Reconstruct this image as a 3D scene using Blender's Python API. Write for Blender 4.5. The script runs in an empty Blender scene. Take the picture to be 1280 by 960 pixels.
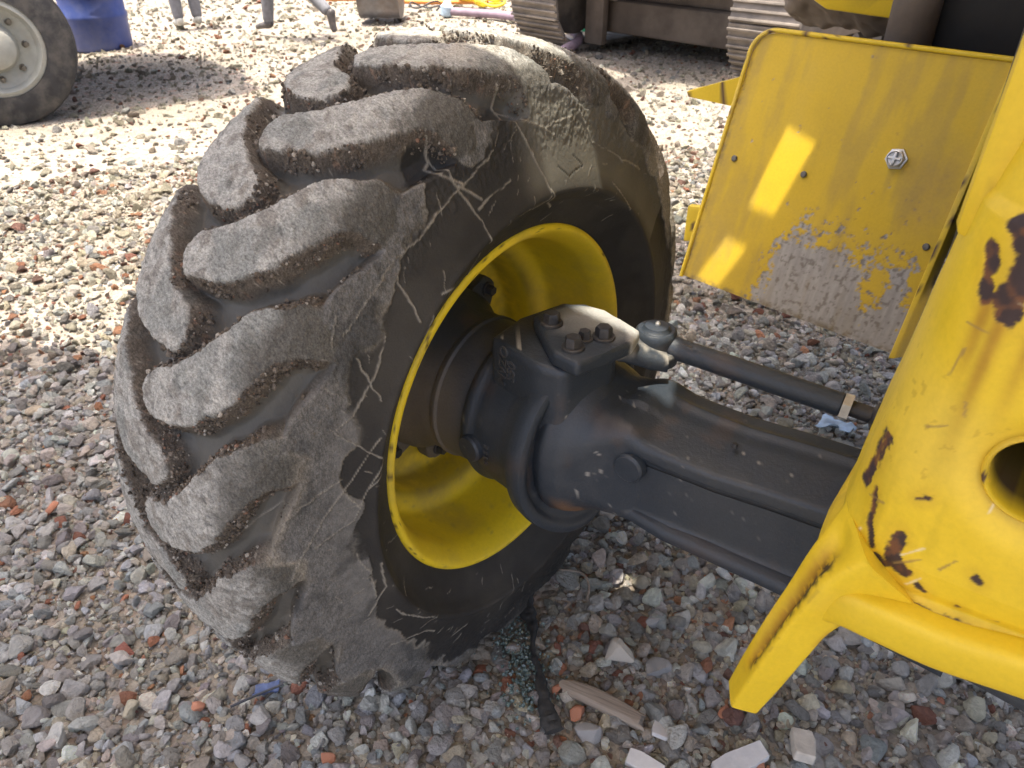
import bpy, bmesh, math, random
import numpy as np
from mathutils import Vector, Matrix, Euler
from mathutils.geometry import delaunay_2d_cdt

random.seed(7)
rng = np.random.default_rng(11)
SC = bpy.context.scene
COL = SC.collection
PI = math.pi
ZC = 0.61                                   # height of the wheel centre

# ------------------------------------------------------------------ camera
cam_d = bpy.data.cameras.new('camera')
cam = bpy.data.objects.new('camera', cam_d)
COL.objects.link(cam)
RT = Vector((0.78494, 0.61957, 0.0))
UPV = Vector((-0.33997, 0.43072, 0.83600))
BK = Vector((0.51796, -0.65621, 0.54873))
M = Matrix((RT, UPV, BK)).transposed().to_4x4()
M.translation = Vector((0.90126, -0.92028, 1.41444))
cam.matrix_world = M
cam_d.sensor_width = 36.0
cam_d.lens = 27.06
cam_d.clip_start = 0.02
cam_d.clip_end = 2000
cam_d.dof.use_dof = True
cam_d.dof.focus_distance = 1.2
cam_d.dof.aperture_fstop = 11
SC.camera = cam

# ------------------------------------------------------------------ sky, sun
SUN = Vector((0.06, 0.135, -1.0)).normalized()      # the way the light travels
w = bpy.data.worlds.new('World')
SC.world = w
w.use_nodes = True
nt = w.node_tree
bg = nt.nodes['Background']
sky = nt.nodes.new('ShaderNodeTexSky')
sky.sky_type = 'NISHITA'
sky.sun_disc = False
sky.sun_elevation = math.asin(-SUN.z)
sky.sun_rotation = math.atan2(-SUN.x, -SUN.y)
sky.dust_density = 7.0
sky.air_density = 0.7
sky.ozone_density = 0.6
nt.links.new(sky.outputs[0], bg.inputs[0])
bg.inputs[1].default_value = 0.15
sd = bpy.data.lights.new('sun', 'SUN')
sd.energy = 2.5
sd.angle = math.radians(0.5)
sd.color = (1.0, 0.93, 0.80)
sun = bpy.data.objects.new('sun', sd)
COL.objects.link(sun)
sun.rotation_euler = SUN.to_track_quat('-Z', 'Y').to_euler()
SC.view_settings.view_transform = 'Standard'
SC.view_settings.look = 'None'
SC.view_settings.exposure = 1.80
SC.view_settings.gamma = 1.0
SC.cycles.max_bounces = 8

# ------------------------------------------------------------------ noise
def _h(ix, iy, iz, seed):
    with np.errstate(over='ignore'):
        n = (ix.astype(np.uint32) * np.uint32(374761393) + iy.astype(np.uint32) * np.uint32(668265263)
             + iz.astype(np.uint32) * np.uint32(2147483647) + np.uint32(seed) * np.uint32(1274126177))
        n = (n ^ (n >> np.uint32(13))) * np.uint32(1274126177)
        n = n ^ (n >> np.uint32(16))
    return (n & np.uint32(0xffff)).astype(np.float32) / 65535.0

def noise(P, scale=1.0, seed=0):
    """Value noise in 0..1 at the points P (n,3)."""
    Q = np.asarray(P, np.float32) * np.float32(scale) + 1000.0
    I = np.floor(Q).astype(np.int64)
    F = Q - I
    F = F * F * (3 - 2 * F)
    r = 0
    for dx in (0, 1):
        wx = F[:, 0] if dx else 1 - F[:, 0]
        for dy in (0, 1):
            wy = F[:, 1] if dy else 1 - F[:, 1]
            for dz in (0, 1):
                wz = F[:, 2] if dz else 1 - F[:, 2]
                r = r + wx * wy * wz * _h(I[:, 0] + dx, I[:, 1] + dy, I[:, 2] + dz, seed)
    return r

def fbm(P, scale, octv=3, seed=0, gain=0.5):
    r, a, t = 0, 1.0, 0
    for i in range(octv):
        r = r + a * noise(P, scale * 2.03 ** i, seed + 17 * i)
        t += a
        a *= gain
    return r / t

def sstep(a, b, x):
    t = np.clip((x - a) / (b - a), 0, 1)
    return t * t * (3 - 2 * t)

def mix(a, b, t):
    return a + (b - a) * t[:, None]

# ------------------------------------------------------------------ materials
def new_mat(name):
    m = bpy.data.materials.new(name)
    m.use_nodes = True
    return m, m.node_tree.nodes, m.node_tree.links, m.node_tree.nodes['Principled BSDF']

def N(nodes, typ, **kw):
    n = nodes.new(typ)
    for k, v in kw.items():
        if k.startswith('i_'):
            n.inputs[k[2:].replace('_', ' ')].default_value = v
        else:
            setattr(n, k, v)
    return n

def ramp(nodes, links, src, stops):
    r = nodes.new('ShaderNodeValToRGB')
    e = r.color_ramp.elements
    while len(e) < len(stops):
        e.new(0.5)
    for k, (p, c) in enumerate(stops):
        e[k].position = p
        e[k].color = (*c, 1) if len(c) == 3 else c
    links.new(src, r.inputs[0])
    return r.outputs[0]

def mixc(nodes, links, fac, a, b, blend='MIX'):
    m = nodes.new('ShaderNodeMix')
    m.data_type = 'RGBA'
    m.blend_type = blend
    for s, v in ((0, fac), (6, a), (7, b)):
        if hasattr(v, 'links'):
            links.new(v, m.inputs[s])
        elif isinstance(v, (int, float)):
            m.inputs[s].default_value = v
        else:
            m.inputs[s].default_value = (*v, 1)
    return m.outputs[2]

def bump(nodes, links, bsdf, src, strength, dist, prev=None):
    b = nodes.new('ShaderNodeBump')
    b.inputs['Strength'].default_value = strength
    b.inputs['Distance'].default_value = dist
    links.new(src, b.inputs['Height'])
    if prev is not None:
        links.new(prev, b.inputs['Normal'])
    links.new(b.outputs[0], bsdf.inputs['Normal'])
    return b.outputs[0]

def objco(nodes):
    return nodes.new('ShaderNodeTexCoord').outputs['Object']

def tex_noise(nodes, links, co, scale, detail=4, rough=0.55):
    n = N(nodes, 'ShaderNodeTexNoise', i_Scale=scale, i_Detail=detail, i_Roughness=rough)
    links.new(co, n.inputs['Vector'])
    return n.outputs[0]

def mat_noisy(name, base, var=0.35, scale=12, rough=0.8, bscale=120, bdist=0.002, metallic=0.0, dust=None, dust_amt=0.5):
    m, nd, ln, b = new_mat(name)
    co = objco(nd)
    n1 = tex_noise(nd, ln, co, scale, 6)
    dark = tuple(c * (1 - var) for c in base)
    light = tuple(min(1, c * (1 + var)) for c in base)
    c = ramp(nd, ln, n1, [(0.3, dark), (0.7, light)])
    if dust:
        n2 = tex_noise(nd, ln, co, scale * 0.45, 8, 0.65)
        f = ramp(nd, ln, n2, [(0.45, (0, 0, 0)), (0.72, (dust_amt,) * 3)])
        c = mixc(nd, ln, f, c, dust)
    ln.new(c, b.inputs['Base Color'])
    b.inputs['Roughness'].default_value = rough
    b.inputs['Metallic'].default_value = metallic
    n3 = tex_noise(nd, ln, co, bscale, 5)
    bump(nd, ln, b, n3, 0.5, bdist)
    return m

def mat_attr(name, rough_lo, rough_hi, bscale, bdist, grain=0.25, gscale=400, spec=0.5, coat=0.0):
    """Colour and grit come from the mesh's point colours (rgb, a): a = 1 gritty, 0 smooth."""
    m, nd, ln, b = new_mat(name)
    co = objco(nd)
    a = N(nd, 'ShaderNodeAttribute', attribute_name='Col')
    n1 = tex_noise(nd, ln, co, gscale, 4, 0.7)
    g = ramp(nd, ln, n1, [(0.28, (1 - grain,) * 3), (0.50, (1.0,) * 3), (0.74, (1 + grain * 0.9,) * 3)])
    c0 = mixc(nd, ln, 1.0, a.outputs['Color'], g, 'MULTIPLY')
    c = mixc(nd, ln, a.outputs['Alpha'], a.outputs['Color'], c0) if grain > 0.3 else c0
    if grain > 0.3:
        mp = N(nd, 'ShaderNodeMapping'); mp.inputs['Scale'].default_value = (150, 420, 150); mp.inputs['Rotation'].default_value = (0.5, 0.3, 0.6)
        ln.new(co, mp.inputs[0])
        n6 = tex_noise(nd, ln, mp.outputs[0], 1.0, 4, 0.7)
        g2 = ramp(nd, ln, n6, [(0.33, (0.55,) * 3), (0.5, (1.0,) * 3), (0.70, (1.45,) * 3)])
        c1 = mixc(nd, ln, 1.0, c, g2, 'MULTIPLY')
        c = mixc(nd, ln, a.outputs['Alpha'], c, c1)
    ln.new(c, b.inputs['Base Color'])
    mr = N(nd, 'ShaderNodeMapRange')
    mr.inputs['To Min'].default_value = rough_lo
    mr.inputs['To Max'].default_value = rough_hi
    ln.new(a.outputs['Alpha'], mr.inputs[0])
    n4 = tex_noise(nd, ln, co, 30, 5, 0.6)
    ad = N(nd, 'ShaderNodeMath', operation='MULTIPLY_ADD')
    ln.new(n4, ad.inputs[0]); ad.inputs[1].default_value = 0.22; ln.new(mr.outputs[0], ad.inputs[2])
    sb = N(nd, 'ShaderNodeMath', operation='SUBTRACT'); ln.new(ad.outputs[0], sb.inputs[0]); sb.inputs[1].default_value = 0.11
    ln.new(sb.outputs[0], b.inputs['Roughness'])
    b.inputs['Specular IOR Level'].default_value = spec
    b.inputs['Coat Weight'].default_value = coat
    n2 = tex_noise(nd, ln, co, bscale, 6, 0.7)
    mu = N(nd, 'ShaderNodeMath', operation='MULTIPLY')
    mr2 = N(nd, 'ShaderNodeMapRange'); mr2.inputs['To Min'].default_value = 0.45 if 'black' in name else 0.15
    ln.new(a.outputs['Alpha'], mr2.inputs[0])
    ln.new(n2, mu.inputs[0]); ln.new(mr2.outputs[0], mu.inputs[1])
    bump(nd, ln, b, mu.outputs[0], 0.9, bdist)
    return m

def mat_gravel():
    m, nd, ln, b = new_mat('gravel_stone')
    at = N(nd, 'ShaderNodeAttribute', attribute_name='col', attribute_type='INSTANCER')
    co = objco(nd)
    n1 = tex_noise(nd, ln, co, 1.6, 8, 0.65)
    g = ramp(nd, ln, n1, [(0.3, (0.72,) * 3), (0.55, (1.0,) * 3), (0.75, (1.22,) * 3)])
    c = mixc(nd, ln, 1.0, at.outputs['Color'], g, 'MULTIPLY')
    n3 = tex_noise(nd, ln, co, 9, 3, 0.7)
    sp = ramp(nd, ln, n3, [(0.62, (0, 0, 0)), (0.72, (0.35,) * 3)])
    c = mixc(nd, ln, sp, c, (0.5, 0.48, 0.45))
    ln.new(c, b.inputs['Base Color'])
    b.inputs['Roughness'].default_value = 0.88
    b.inputs['Specular IOR Level'].default_value = 0.3
    n2 = tex_noise(nd, ln, co, 3.5, 8, 0.7)
    bump(nd, ln, b, n2, 0.8, 0.16)
    return m

def mat_ground():
    m, nd, ln, b = new_mat('gravel_ground')
    co = objco(nd)
    v = N(nd, 'ShaderNodeTexVoronoi', i_Scale=46.0)
    ln.new(co, v.inputs['Vector'])
    v2 = N(nd, 'ShaderNodeTexVoronoi', i_Scale=17.0)
    ln.new(co, v2.inputs['Vector'])
    s1 = N(nd, 'ShaderNodeSeparateColor'); ln.new(v.outputs['Color'], s1.inputs[0])
    s2 = N(nd, 'ShaderNodeSeparateColor'); ln.new(v2.outputs['Color'], s2.inputs[0])
    pal = [(0.0, (0.19, 0.165, 0.14)), (0.3, (0.28, 0.25, 0.21)), (0.62, (0.36, 0.32, 0.265)), (0.84, (0.44, 0.405, 0.345)), (0.93, (0.34, 0.16, 0.10)), (1.0, (0.55, 0.53, 0.49))]
    c1 = ramp(nd, ln, s1.outputs[0], pal)
    c2 = ramp(nd, ln, s2.outputs[0], pal)
    big = tex_noise(nd, ln, co, 0.7, 6, 0.6)
    f = ramp(nd, ln, big, [(0.40, (0.15,) * 3), (0.62, (0.8,) * 3)])
    fine = tex_noise(nd, ln, co, 160, 4, 0.7)
    fc = ramp(nd, ln, fine, [(0.3, (0.165, 0.147, 0.118)), (0.7, (0.325, 0.29, 0.228))])
    c = mixc(nd, ln, 0.5, c1, c2)
    c = mixc(nd, ln, f, c, fc)
    ln.new(c, b.inputs['Base Color'])
    b.inputs['Roughness'].default_value = 0.95
    b.inputs['Specular IOR Level'].default_value = 0.2
    ad = N(nd, 'ShaderNodeMath', operation='ADD')
    ln.new(v.outputs['Distance'], ad.inputs[0]); ln.new(v2.outputs['Distance'], ad.inputs[1])
    p = bump(nd, ln, b, ad.outputs[0], 0.7, -0.02)
    bump(nd, ln, b, fine, 0.6, 0.006, p)
    return m

MT = {}
MT['tyre'] = mat_attr('muddy_rubber', 0.62, 0.97, 300, 0.0036, 0.55, 430, 0.35)
MT['yellow'] = mat_attr('yellow_paint', 0.42, 0.8, 90, 0.0008, 0.06, 150, 0.45)
MT['black'] = mat_attr('black_axle_paint', 0.36, 0.85, 170, 0.0020, 0.14, 300, 0.5)
MT['gravel'] = mat_gravel()
MT['ground'] = mat_ground()
MT['dark'] = mat_noisy('dark_steel', (0.035, 0.036, 0.04), 0.3, 30, 0.5, 200, 0.0006, 0.3, (0.16, 0.145, 0.125), 0.5)
MT['bolt'] = mat_noisy('bolt_steel', (0.16, 0.15, 0.13), 0.3, 60, 0.5, 400, 0.0004, 0.8)
MT['zinc'] = mat_noisy('zinc_plate', (0.55, 0.55, 0.52), 0.2, 60, 0.40, 300, 0.0003, 0.6)
MT['bay'] = mat_noisy('bay_shade_black', (0.010, 0.010, 0.010), 0.4, 12, 0.6, 80, 0.001, 0.0, (0.03, 0.026, 0.02), 0.5)  # near black puts the shade inside the bay into the colour
MT['exc_dark'] = mat_noisy('dusty_dark_steel', (0.05, 0.043, 0.037), 0.4, 4, 0.75, 60, 0.004, 0.0, (0.24, 0.2, 0.155), 0.7)
MT['exc_brown'] = mat_noisy('dusty_brown_steel', (0.105, 0.082, 0.062), 0.35, 3, 0.8, 50, 0.004, 0.0, (0.26, 0.215, 0.165), 0.6)
MT['shoe'] = mat_noisy('worn_track_steel', (0.2, 0.175, 0.15), 0.35, 6, 0.55, 60, 0.003, 0.25, (0.28, 0.24, 0.19), 0.6)
MT['worn'] = mat_noisy('polished_bucket_steel', (0.3, 0.3, 0.31), 0.3, 8, 0.38, 40, 0.001, 0.7, (0.22, 0.15, 0.1), 0.6)
MT['exc_yellow'] = mat_noisy('faded_yellow_paint', (0.55, 0.35, 0.03), 0.15, 4, 0.5, 60, 0.001, 0.0, (0.3, 0.25, 0.18), 0.4)
MT['glass'] = mat_noisy('dark_glass', (0.03, 0.035, 0.04), 0.1, 4, 0.08, 10, 0.0)
MT['rock_white'] = mat_noisy('pale_stone', (0.55, 0.5, 0.42), 0.2, 40, 0.9, 180, 0.003)
MT['rock_gray'] = mat_noisy('grey_stone', (0.3, 0.295, 0.285), 0.25, 50, 0.88, 220, 0.003)
MT['brick'] = mat_noisy('brick_red', (0.40, 0.165, 0.09), 0.3, 60, 0.92, 250, 0.002, 0.0, (0.4, 0.33, 0.27), 0.4)
MT['tile'] = mat_noisy('pale_tile', (0.55, 0.54, 0.52), 0.12, 30, 0.75, 150, 0.001)
MT['rubber_strip'] = mat_noisy('perished_rubber', (0.018, 0.018, 0.018), 0.4, 40, 0.75, 160, 0.004, 0.0, (0.09, 0.085, 0.075), 0.5)
MT['trouser'] = mat_noisy('grey_trouser_cloth', (0.17, 0.175, 0.19), 0.2, 25, 0.9, 300, 0.002)
MT['jacket'] = mat_noisy('dark_jacket_cloth', (0.06, 0.07, 0.1), 0.2, 25, 0.9, 300, 0.002)
MT['skin'] = mat_noisy('skin', (0.45, 0.27, 0.18), 0.1, 20, 0.55, 200, 0.0005)
MT['hair'] = mat_noisy('black_hair', (0.015, 0.013, 0.012), 0.2, 80, 0.5, 200, 0.003)
MT['shoe_dark'] = mat_noisy('dark_leather', (0.07, 0.065, 0.065), 0.3, 30, 0.5, 150, 0.001, 0.0, (0.25, 0.22, 0.18), 0.5)
MT['shoe_pale'] = mat_noisy('pale_canvas', (0.5, 0.5, 0.45), 0.2, 30, 0.85, 150, 0.001)
MT['blue_dull'] = mat_noisy('dull_blue_plastic', (0.07, 0.10, 0.20), 0.3, 40, 0.6, 30, 0.0008)
MT['blue'] = mat_noisy('blue_plastic', (0.05, 0.085, 0.30), 0.2, 6, 0.5, 30, 0.0008, 0.0, (0.22, 0.22, 0.25), 0.55)
MT['lightblue'] = mat_noisy('pale_blue_plastic', (0.38, 0.50, 0.62), 0.25, 25, 0.7, 60, 0.003)
MT['green'] = mat_noisy('green_plastic', (0.03, 0.30, 0.16), 0.2, 20, 0.45, 60, 0.001)
MT['orange'] = mat_noisy('orange_rubber', (0.62, 0.24, 0.05), 0.2, 20, 0.6, 60, 0.001)
MT['yhose'] = mat_noisy('yellow_rubber', (0.72, 0.55, 0.02), 0.15, 20, 0.55, 60, 0.001)
MT['purple'] = mat_noisy('faded_purple_hose', (0.25, 0.19, 0.24), 0.25, 12, 0.8, 60, 0.002)
MT['rust'] = mat_noisy('rusty_brown_steel', (0.10, 0.065, 0.045), 0.4, 10, 0.85, 90, 0.003)
MT['wood'] = None
MT['dirty_pale'] = mat_noisy('dusty_white_cloth', (0.5, 0.43, 0.38), 0.2, 12, 0.9, 60, 0.003)
MT['wheel_pale'] = mat_noisy('pale_wheel_paint', (0.30, 0.31, 0.28), 0.2, 8, 0.7, 60, 0.001, 0.0, (0.3, 0.26, 0.2), 0.6)
MT['wheel_rubber'] = mat_noisy('dusty_truck_rubber', (0.035, 0.035, 0.036), 0.3, 14, 0.85, 80, 0.002, 0.0, (0.2, 0.18, 0.15), 0.5)

def wood_mat():
    m, nd, ln, b = new_mat('weathered_wood')
    co = objco(nd)
    mp = N(nd, 'ShaderNodeMapping'); mp.inputs['Scale'].default_value = (6, 160, 160)
    ln.new(co, mp.inputs[0])
    n = tex_noise(nd, ln, mp.outputs[0], 1.0, 6, 0.65)
    c = ramp(nd, ln, n, [(0.25, (0.09, 0.068, 0.05)), (0.5, (0.27, 0.22, 0.17)), (0.75, (0.36, 0.31, 0.25))])
    ln.new(c, b.inputs['Base Color'])
    b.inputs['Roughness'].default_value = 0.9
    bump(nd, ln, b, n, 0.9, 0.003)
    return m
MT['wood'] = wood_mat()

# ------------------------------------------------------------------ object helpers
def link(name, me, mat=None, parent=None, kind=None):
    o = bpy.data.objects.new(name, me)
    COL.objects.link(o)
    if mat is not None:
        me.materials.append(mat)
    if parent is not None:
        o.parent = parent
    if kind:
        o['kind'] = kind
    return o

def tag(o, label, cat, group=None, kind=None):
    o['label'] = label
    o['category'] = cat
    if group:
        o['group'] = group
    if kind:
        o['kind'] = kind
    return o

def thing(name, label, cat, loc=(0, 0, 0), rotz=0.0, group=None):
    o = bpy.data.objects.new(name, None)
    COL.objects.link(o)
    o.location = loc
    o.rotation_euler = (0, 0, rotz)
    o.empty_display_size = 0.1
    return tag(o, label, cat, group)

def smooth(me, on=True):
    me.polygons.foreach_set('use_smooth', np.full(len(me.polygons), on))

def by_angle(me, deg=35):
    smooth(me)
    try:
        me.set_sharp_from_angle(angle=math.radians(deg))
    except Exception:
        pass

def from_bm(name, bm, mat, parent=None, deg=35, kind=None):
    bmesh.ops.recalc_face_normals(bm, faces=bm.faces)
    me = bpy.data.meshes.new(name)
    bm.to_mesh(me)
    bm.free()
    by_angle(me, deg)
    return link(name, me, mat, parent, kind)

def from_arrays(name, V, F, mat, parent=None, col=None, nrm=None, deg=None):
    """V (n,3), F (m,4) or (m,3) int arrays; point colours col (n,4)."""
    me = bpy.data.meshes.new(name)
    k = F.shape[1]
    me.vertices.add(len(V)); me.vertices.foreach_set('co', np.ascontiguousarray(V, np.float32).ravel())
    me.loops.add(F.size); me.loops.foreach_set('vertex_index', np.ascontiguousarray(F, np.int32).ravel())
    me.polygons.add(len(F)); me.polygons.foreach_set('loop_start', np.arange(0, F.size, k, dtype=np.int32))
    me.update(calc_edges=True)
    smooth(me)
    if col is not None:
        at = me.color_attributes.new('Col', 'FLOAT_COLOR', 'POINT')
        at.data.foreach_set('color', np.ascontiguousarray(col, np.float32).ravel())
    if nrm is not None:
        me.normals_split_custom_set_from_vertices(nrm.astype(np.float32))
    elif deg:
        by_angle(me, deg)
    return link(name, me, mat, parent)

def add_box(bm, c, s, rot=None, bevel=0.0, seg=2):
    r = bmesh.ops.create_cube(bm, size=1.0)
    vs = r['verts']
    mt = Matrix.Translation(Vector(c)) @ (rot.to_4x4() if rot is not None else Matrix.Identity(4)) @ Matrix.Diagonal((*s, 1))
    bmesh.ops.transform(bm, matrix=mt, verts=vs)
    if bevel:
        es = list({e for v in vs for e in v.link_edges})
        bmesh.ops.bevel(bm, geom=es, offset=bevel, segments=seg, profile=0.5, affect='EDGES')

def basis(d, hint=(0, 0, 1)):
    d = Vector(d).normalized()
    h = Vector(hint)
    if abs(d.dot(h)) > 0.95:
        h = Vector((1, 0, 0))
    a = h.cross(d).normalized()
    return a, d.cross(a), d

def add_rings(bm, rings, cap=True, closed=True):
    """rings: list of lists of points, all the same length."""
    R = [[bm.verts.new(p) for p in r] for r in rings]
    n = len(R[0])
    for a, b in zip(R, R[1:]):
        for i in range(n if closed else n - 1):
            bm.faces.new((a[i], a[(i + 1) % n], b[(i + 1) % n], b[i]))
    if cap:
        bm.faces.new(R[0][::-1])
        bm.faces.new(R[-1])

def add_lathe(bm, c, d, prof, n=32, cap=True, rot0=0.0):
    """prof: (distance along d, radius)."""
    a, b, d = basis(d)
    c = Vector(c)
    rings = [[c + d * t + (a * math.cos(2 * PI * i / n + rot0) + b * math.sin(2 * PI * i / n + rot0)) * max(r, 1e-4) for i in range(n)] for t, r in prof]
    add_rings(bm, rings, cap)

def add_tube(bm, path, rad, n=10, cap=True):
    P = [Vector(p) for p in path]
    rings = []
    a = None
    for i, p in enumerate(P):
        d = (P[min(i + 1, len(P) - 1)] - P[max(i - 1, 0)]).normalized()
        if a is None:
            a, b, _ = basis(d)
        else:
            a = (a - d * a.dot(d)).normalized()
            b = d.cross(a)
        r = rad[i] if hasattr(rad, '__len__') else rad
        rings.append([p + (a * math.cos(2 * PI * k / n) + b * math.sin(2 * PI * k / n)) * r for k in range(n)])
    add_rings(bm, rings, cap)

def catmull(P, m=8):
    P = [np.array(p, float) for p in P]
    out = []
    for i in range(len(P) - 1):
        p0, p1, p2, p3 = P[max(i - 1, 0)], P[i], P[i + 1], P[min(i + 2, len(P) - 1)]
        for k in range(m):
            t = k / m
            out.append(0.5 * ((2 * p1) + (-p0 + p2) * t + (2 * p0 - 5 * p1 + 4 * p2 - p3) * t * t + (-p0 + 3 * p1 - 3 * p2 + p3) * t ** 3))
    out.append(P[-1])
    return np.array(out)

def add_hexbolt(bm, c, d, r, h, washer=True, rot0=0.3):
    a, b, d = basis(d)
    if washer:
        add_lathe(bm, c, d, [(0, r * 1.35), (h * 0.18, r * 1.35), (h * 0.22, r * 1.28)], 20)
    add_lathe(bm, Vector(c) + d * h * 0.2, d, [(0, r), (h * 0.62, r), (h * 0.8, r * 0.86)], 6, True, rot0)

def add_poly(bm, pts2, to3, t0, t1, bevel=0.0, seg=2):
    """Extruded polygon: to3(u, v, t) gives the point."""
    A = [bm.verts.new(to3(u, v, t0)) for u, v in pts2]
    B = [bm.verts.new(to3(u, v, t1)) for u, v in pts2]
    n = len(A)
    fs = [bm.faces.new(A[::-1]), bm.faces.new(B)]
    for i in range(n):
        fs.append(bm.faces.new((A[i], A[(i + 1) % n], B[(i + 1) % n], B[i])))
    if bevel:
        es = list({e for f in fs for e in f.edges})
        bmesh.ops.bevel(bm, geom=es, offset=bevel, segments=seg, profile=0.5, affect='EDGES')

def paint(o, base, fn):
    """Subdivided mesh -> point colours from fn(P) (n,4)."""
    me = o.data
    P = np.empty(len(me.vertices) * 3, np.float32)
    me.vertices.foreach_get('co', P)
    P = P.reshape(-1, 3)
    c = fn(P)
    at = me.color_attributes.new('Col', 'FLOAT_COLOR', 'POINT')
    at.data.foreach_set('color', np.ascontiguousarray(c, np.float32).ravel())

def rgba(P, c, a):
    out = np.empty((len(P), 4))
    out[:, :3] = c
    out[:, 3] = a
    return out

def black_fn(dust=0.35, chips=True):
    def f(P):
        n = fbm(P, 22, 4, 3)
        n2 = fbm(P, 230, 3, 9)
        up = fbm(P, 6, 3, 21)
        c = rgba(P, (0.027, 0.036, 0.048), 0.18)
        d = sstep(0.46, 0.72, 0.55 * n + 0.45 * up) * dust
        c[:, :3] = mix(c[:, :3], np.array((0.082, 0.086, 0.090)), d)
        c[:, 3] += d * 0.6
        if chips:
            s = sstep(0.765, 0.82, n2 * 0.75 + n * 0.25 + 0.04)
            c[:, :3] = mix(c[:, :3], np.array((0.34, 0.33, 0.30)), s * 0.75)
        r = sstep(0.66, 0.74, fbm(P, 14, 4, 77))
        c[:, :3] = mix(c[:, :3], np.array((0.13, 0.075, 0.04)), r * 0.18)
        return c
    return f

def yellow_fn(dust=0.2, chip=0.0, seed=5):
    def f(P):
        n = fbm(P, 9, 4, seed)
        n2 = fbm(P, 60, 4, seed + 9)
        c = rgba(P, (0.70, 0.49, 0.020), 0.2)
        c[:, :3] *= (0.86 + 0.26 * n)[:, None]
        d = sstep(0.5, 0.8, n) * dust
        c[:, :3] = mix(c[:, :3], np.array((0.33, 0.27, 0.17)), d)
        c[:, 3] += d
        if chip:
            k = sstep(0.70 - chip * 0.1, 0.72 - chip * 0.1, n2)
            c[:, :3] = mix(c[:, :3], np.array((0.09, 0.05, 0.035)), k)
            c[:, 3] = np.maximum(c[:, 3], k * 0.8)
        return c
    return f

def subdiv_to(o, size, passes=6):
    """Split long edges so that point colours can carry the wear."""
    bm = bmesh.new()
    bm.from_mesh(o.data)
    for _ in range(passes):
        es = [e for e in bm.edges if e.calc_length() > size]
        if not es:
            break
        bmesh.ops.subdivide_edges(bm, edges=es, cuts=1, use_grid_fill=True)
    bmesh.ops.triangulate(bm, faces=[f for f in bm.faces if len(f.verts) > 4])
    bm.to_mesh(o.data)
    bm.free()

# ------------------------------------------------------------------ the ground
def ground_h(X, Y):
    P = np.stack([np.asarray(X, float), np.asarray(Y, float), np.zeros_like(np.asarray(X, float))], 1)
    d = np.hypot(P[:, 0], P[:, 1])
    amp = np.clip((d - 0.8) / 5.0, 0.05, 1.0)
    h = (fbm(P, 0.9, 4, 31) - 0.5) * 0.10 * amp + (fbm(P, 0.22, 2, 41) - 0.5) * 0.10 * amp
    h += (fbm(P, 6.0, 3, 51) - 0.5) * 0.022
    return h - 0.012

k = np.arange(-230, 231)
gx = np.sinh(k * 0.0335) * 0.55
GX, GY = np.meshgrid(gx + 0.1, gx + 0.6, indexing='ij')
GZ = ground_h(GX.ravel(), GY.ravel())
far = np.hypot(GX.ravel(), GY.ravel())
GZ *= np.clip(1 - (far - 25) / 60, 0, 1)
n = len(gx)
idx = np.arange(n * n).reshape(n, n)
F = np.stack([idx[:-1, :-1], idx[1:, :-1], idx[1:, 1:], idx[:-1, 1:]], -1).reshape(-1, 4)
ground = from_arrays('ground', np.stack([GX.ravel(), GY.ravel(), GZ], 1), F, MT['ground'])
tag(ground, 'rubble strewn yard of grey gravel and pale sandy dirt', 'ground', None, 'structure')
del ground['category']

# gravel: stones instanced on points
stones = bpy.data.collections.new('gravel_pieces')
def rock_mesh(name, seed, sub=2, cuts=9, sq=(1, 0.8, 0.6), rough=0.05):
    r = np.random.default_rng(seed)
    bm = bmesh.new()
    bmesh.ops.create_icosphere(bm, subdivisions=sub, radius=1.0)
    V = np.array([v.co[:] for v in bm.verts])
    for _ in range(cuts):
        d = r.normal(size=3); d /= np.linalg.norm(d)
        c = r.uniform(0.40, 0.78)
        t = V @ d
        V = V - np.outer(np.maximum(t - c, 0) * 0.92, d)
    V *= 1 + rough * (fbm(V, 2.6, 2, seed)[:, None] - 0.5) * 2
    V *= np.array(sq)
    for v, p in zip(bm.verts, V):
        v.co = p
    me = bpy.data.meshes.new(name)
    bm.to_mesh(me); bm.free()
    by_angle(me, 28)
    return me
NV = 14
for i in range(NV):
    me = rock_mesh('gravel_piece', 100 + i, 3 if i < 12 else 2, 9 + i % 6, (1, random.uniform(0.62, 0.95), random.uniform(0.45, 0.75)), 0.07)
    me.materials.append(MT['gravel'])
    o = bpy.data.objects.new('gravel_piece', me)
    stones.objects.link(o)

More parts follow.
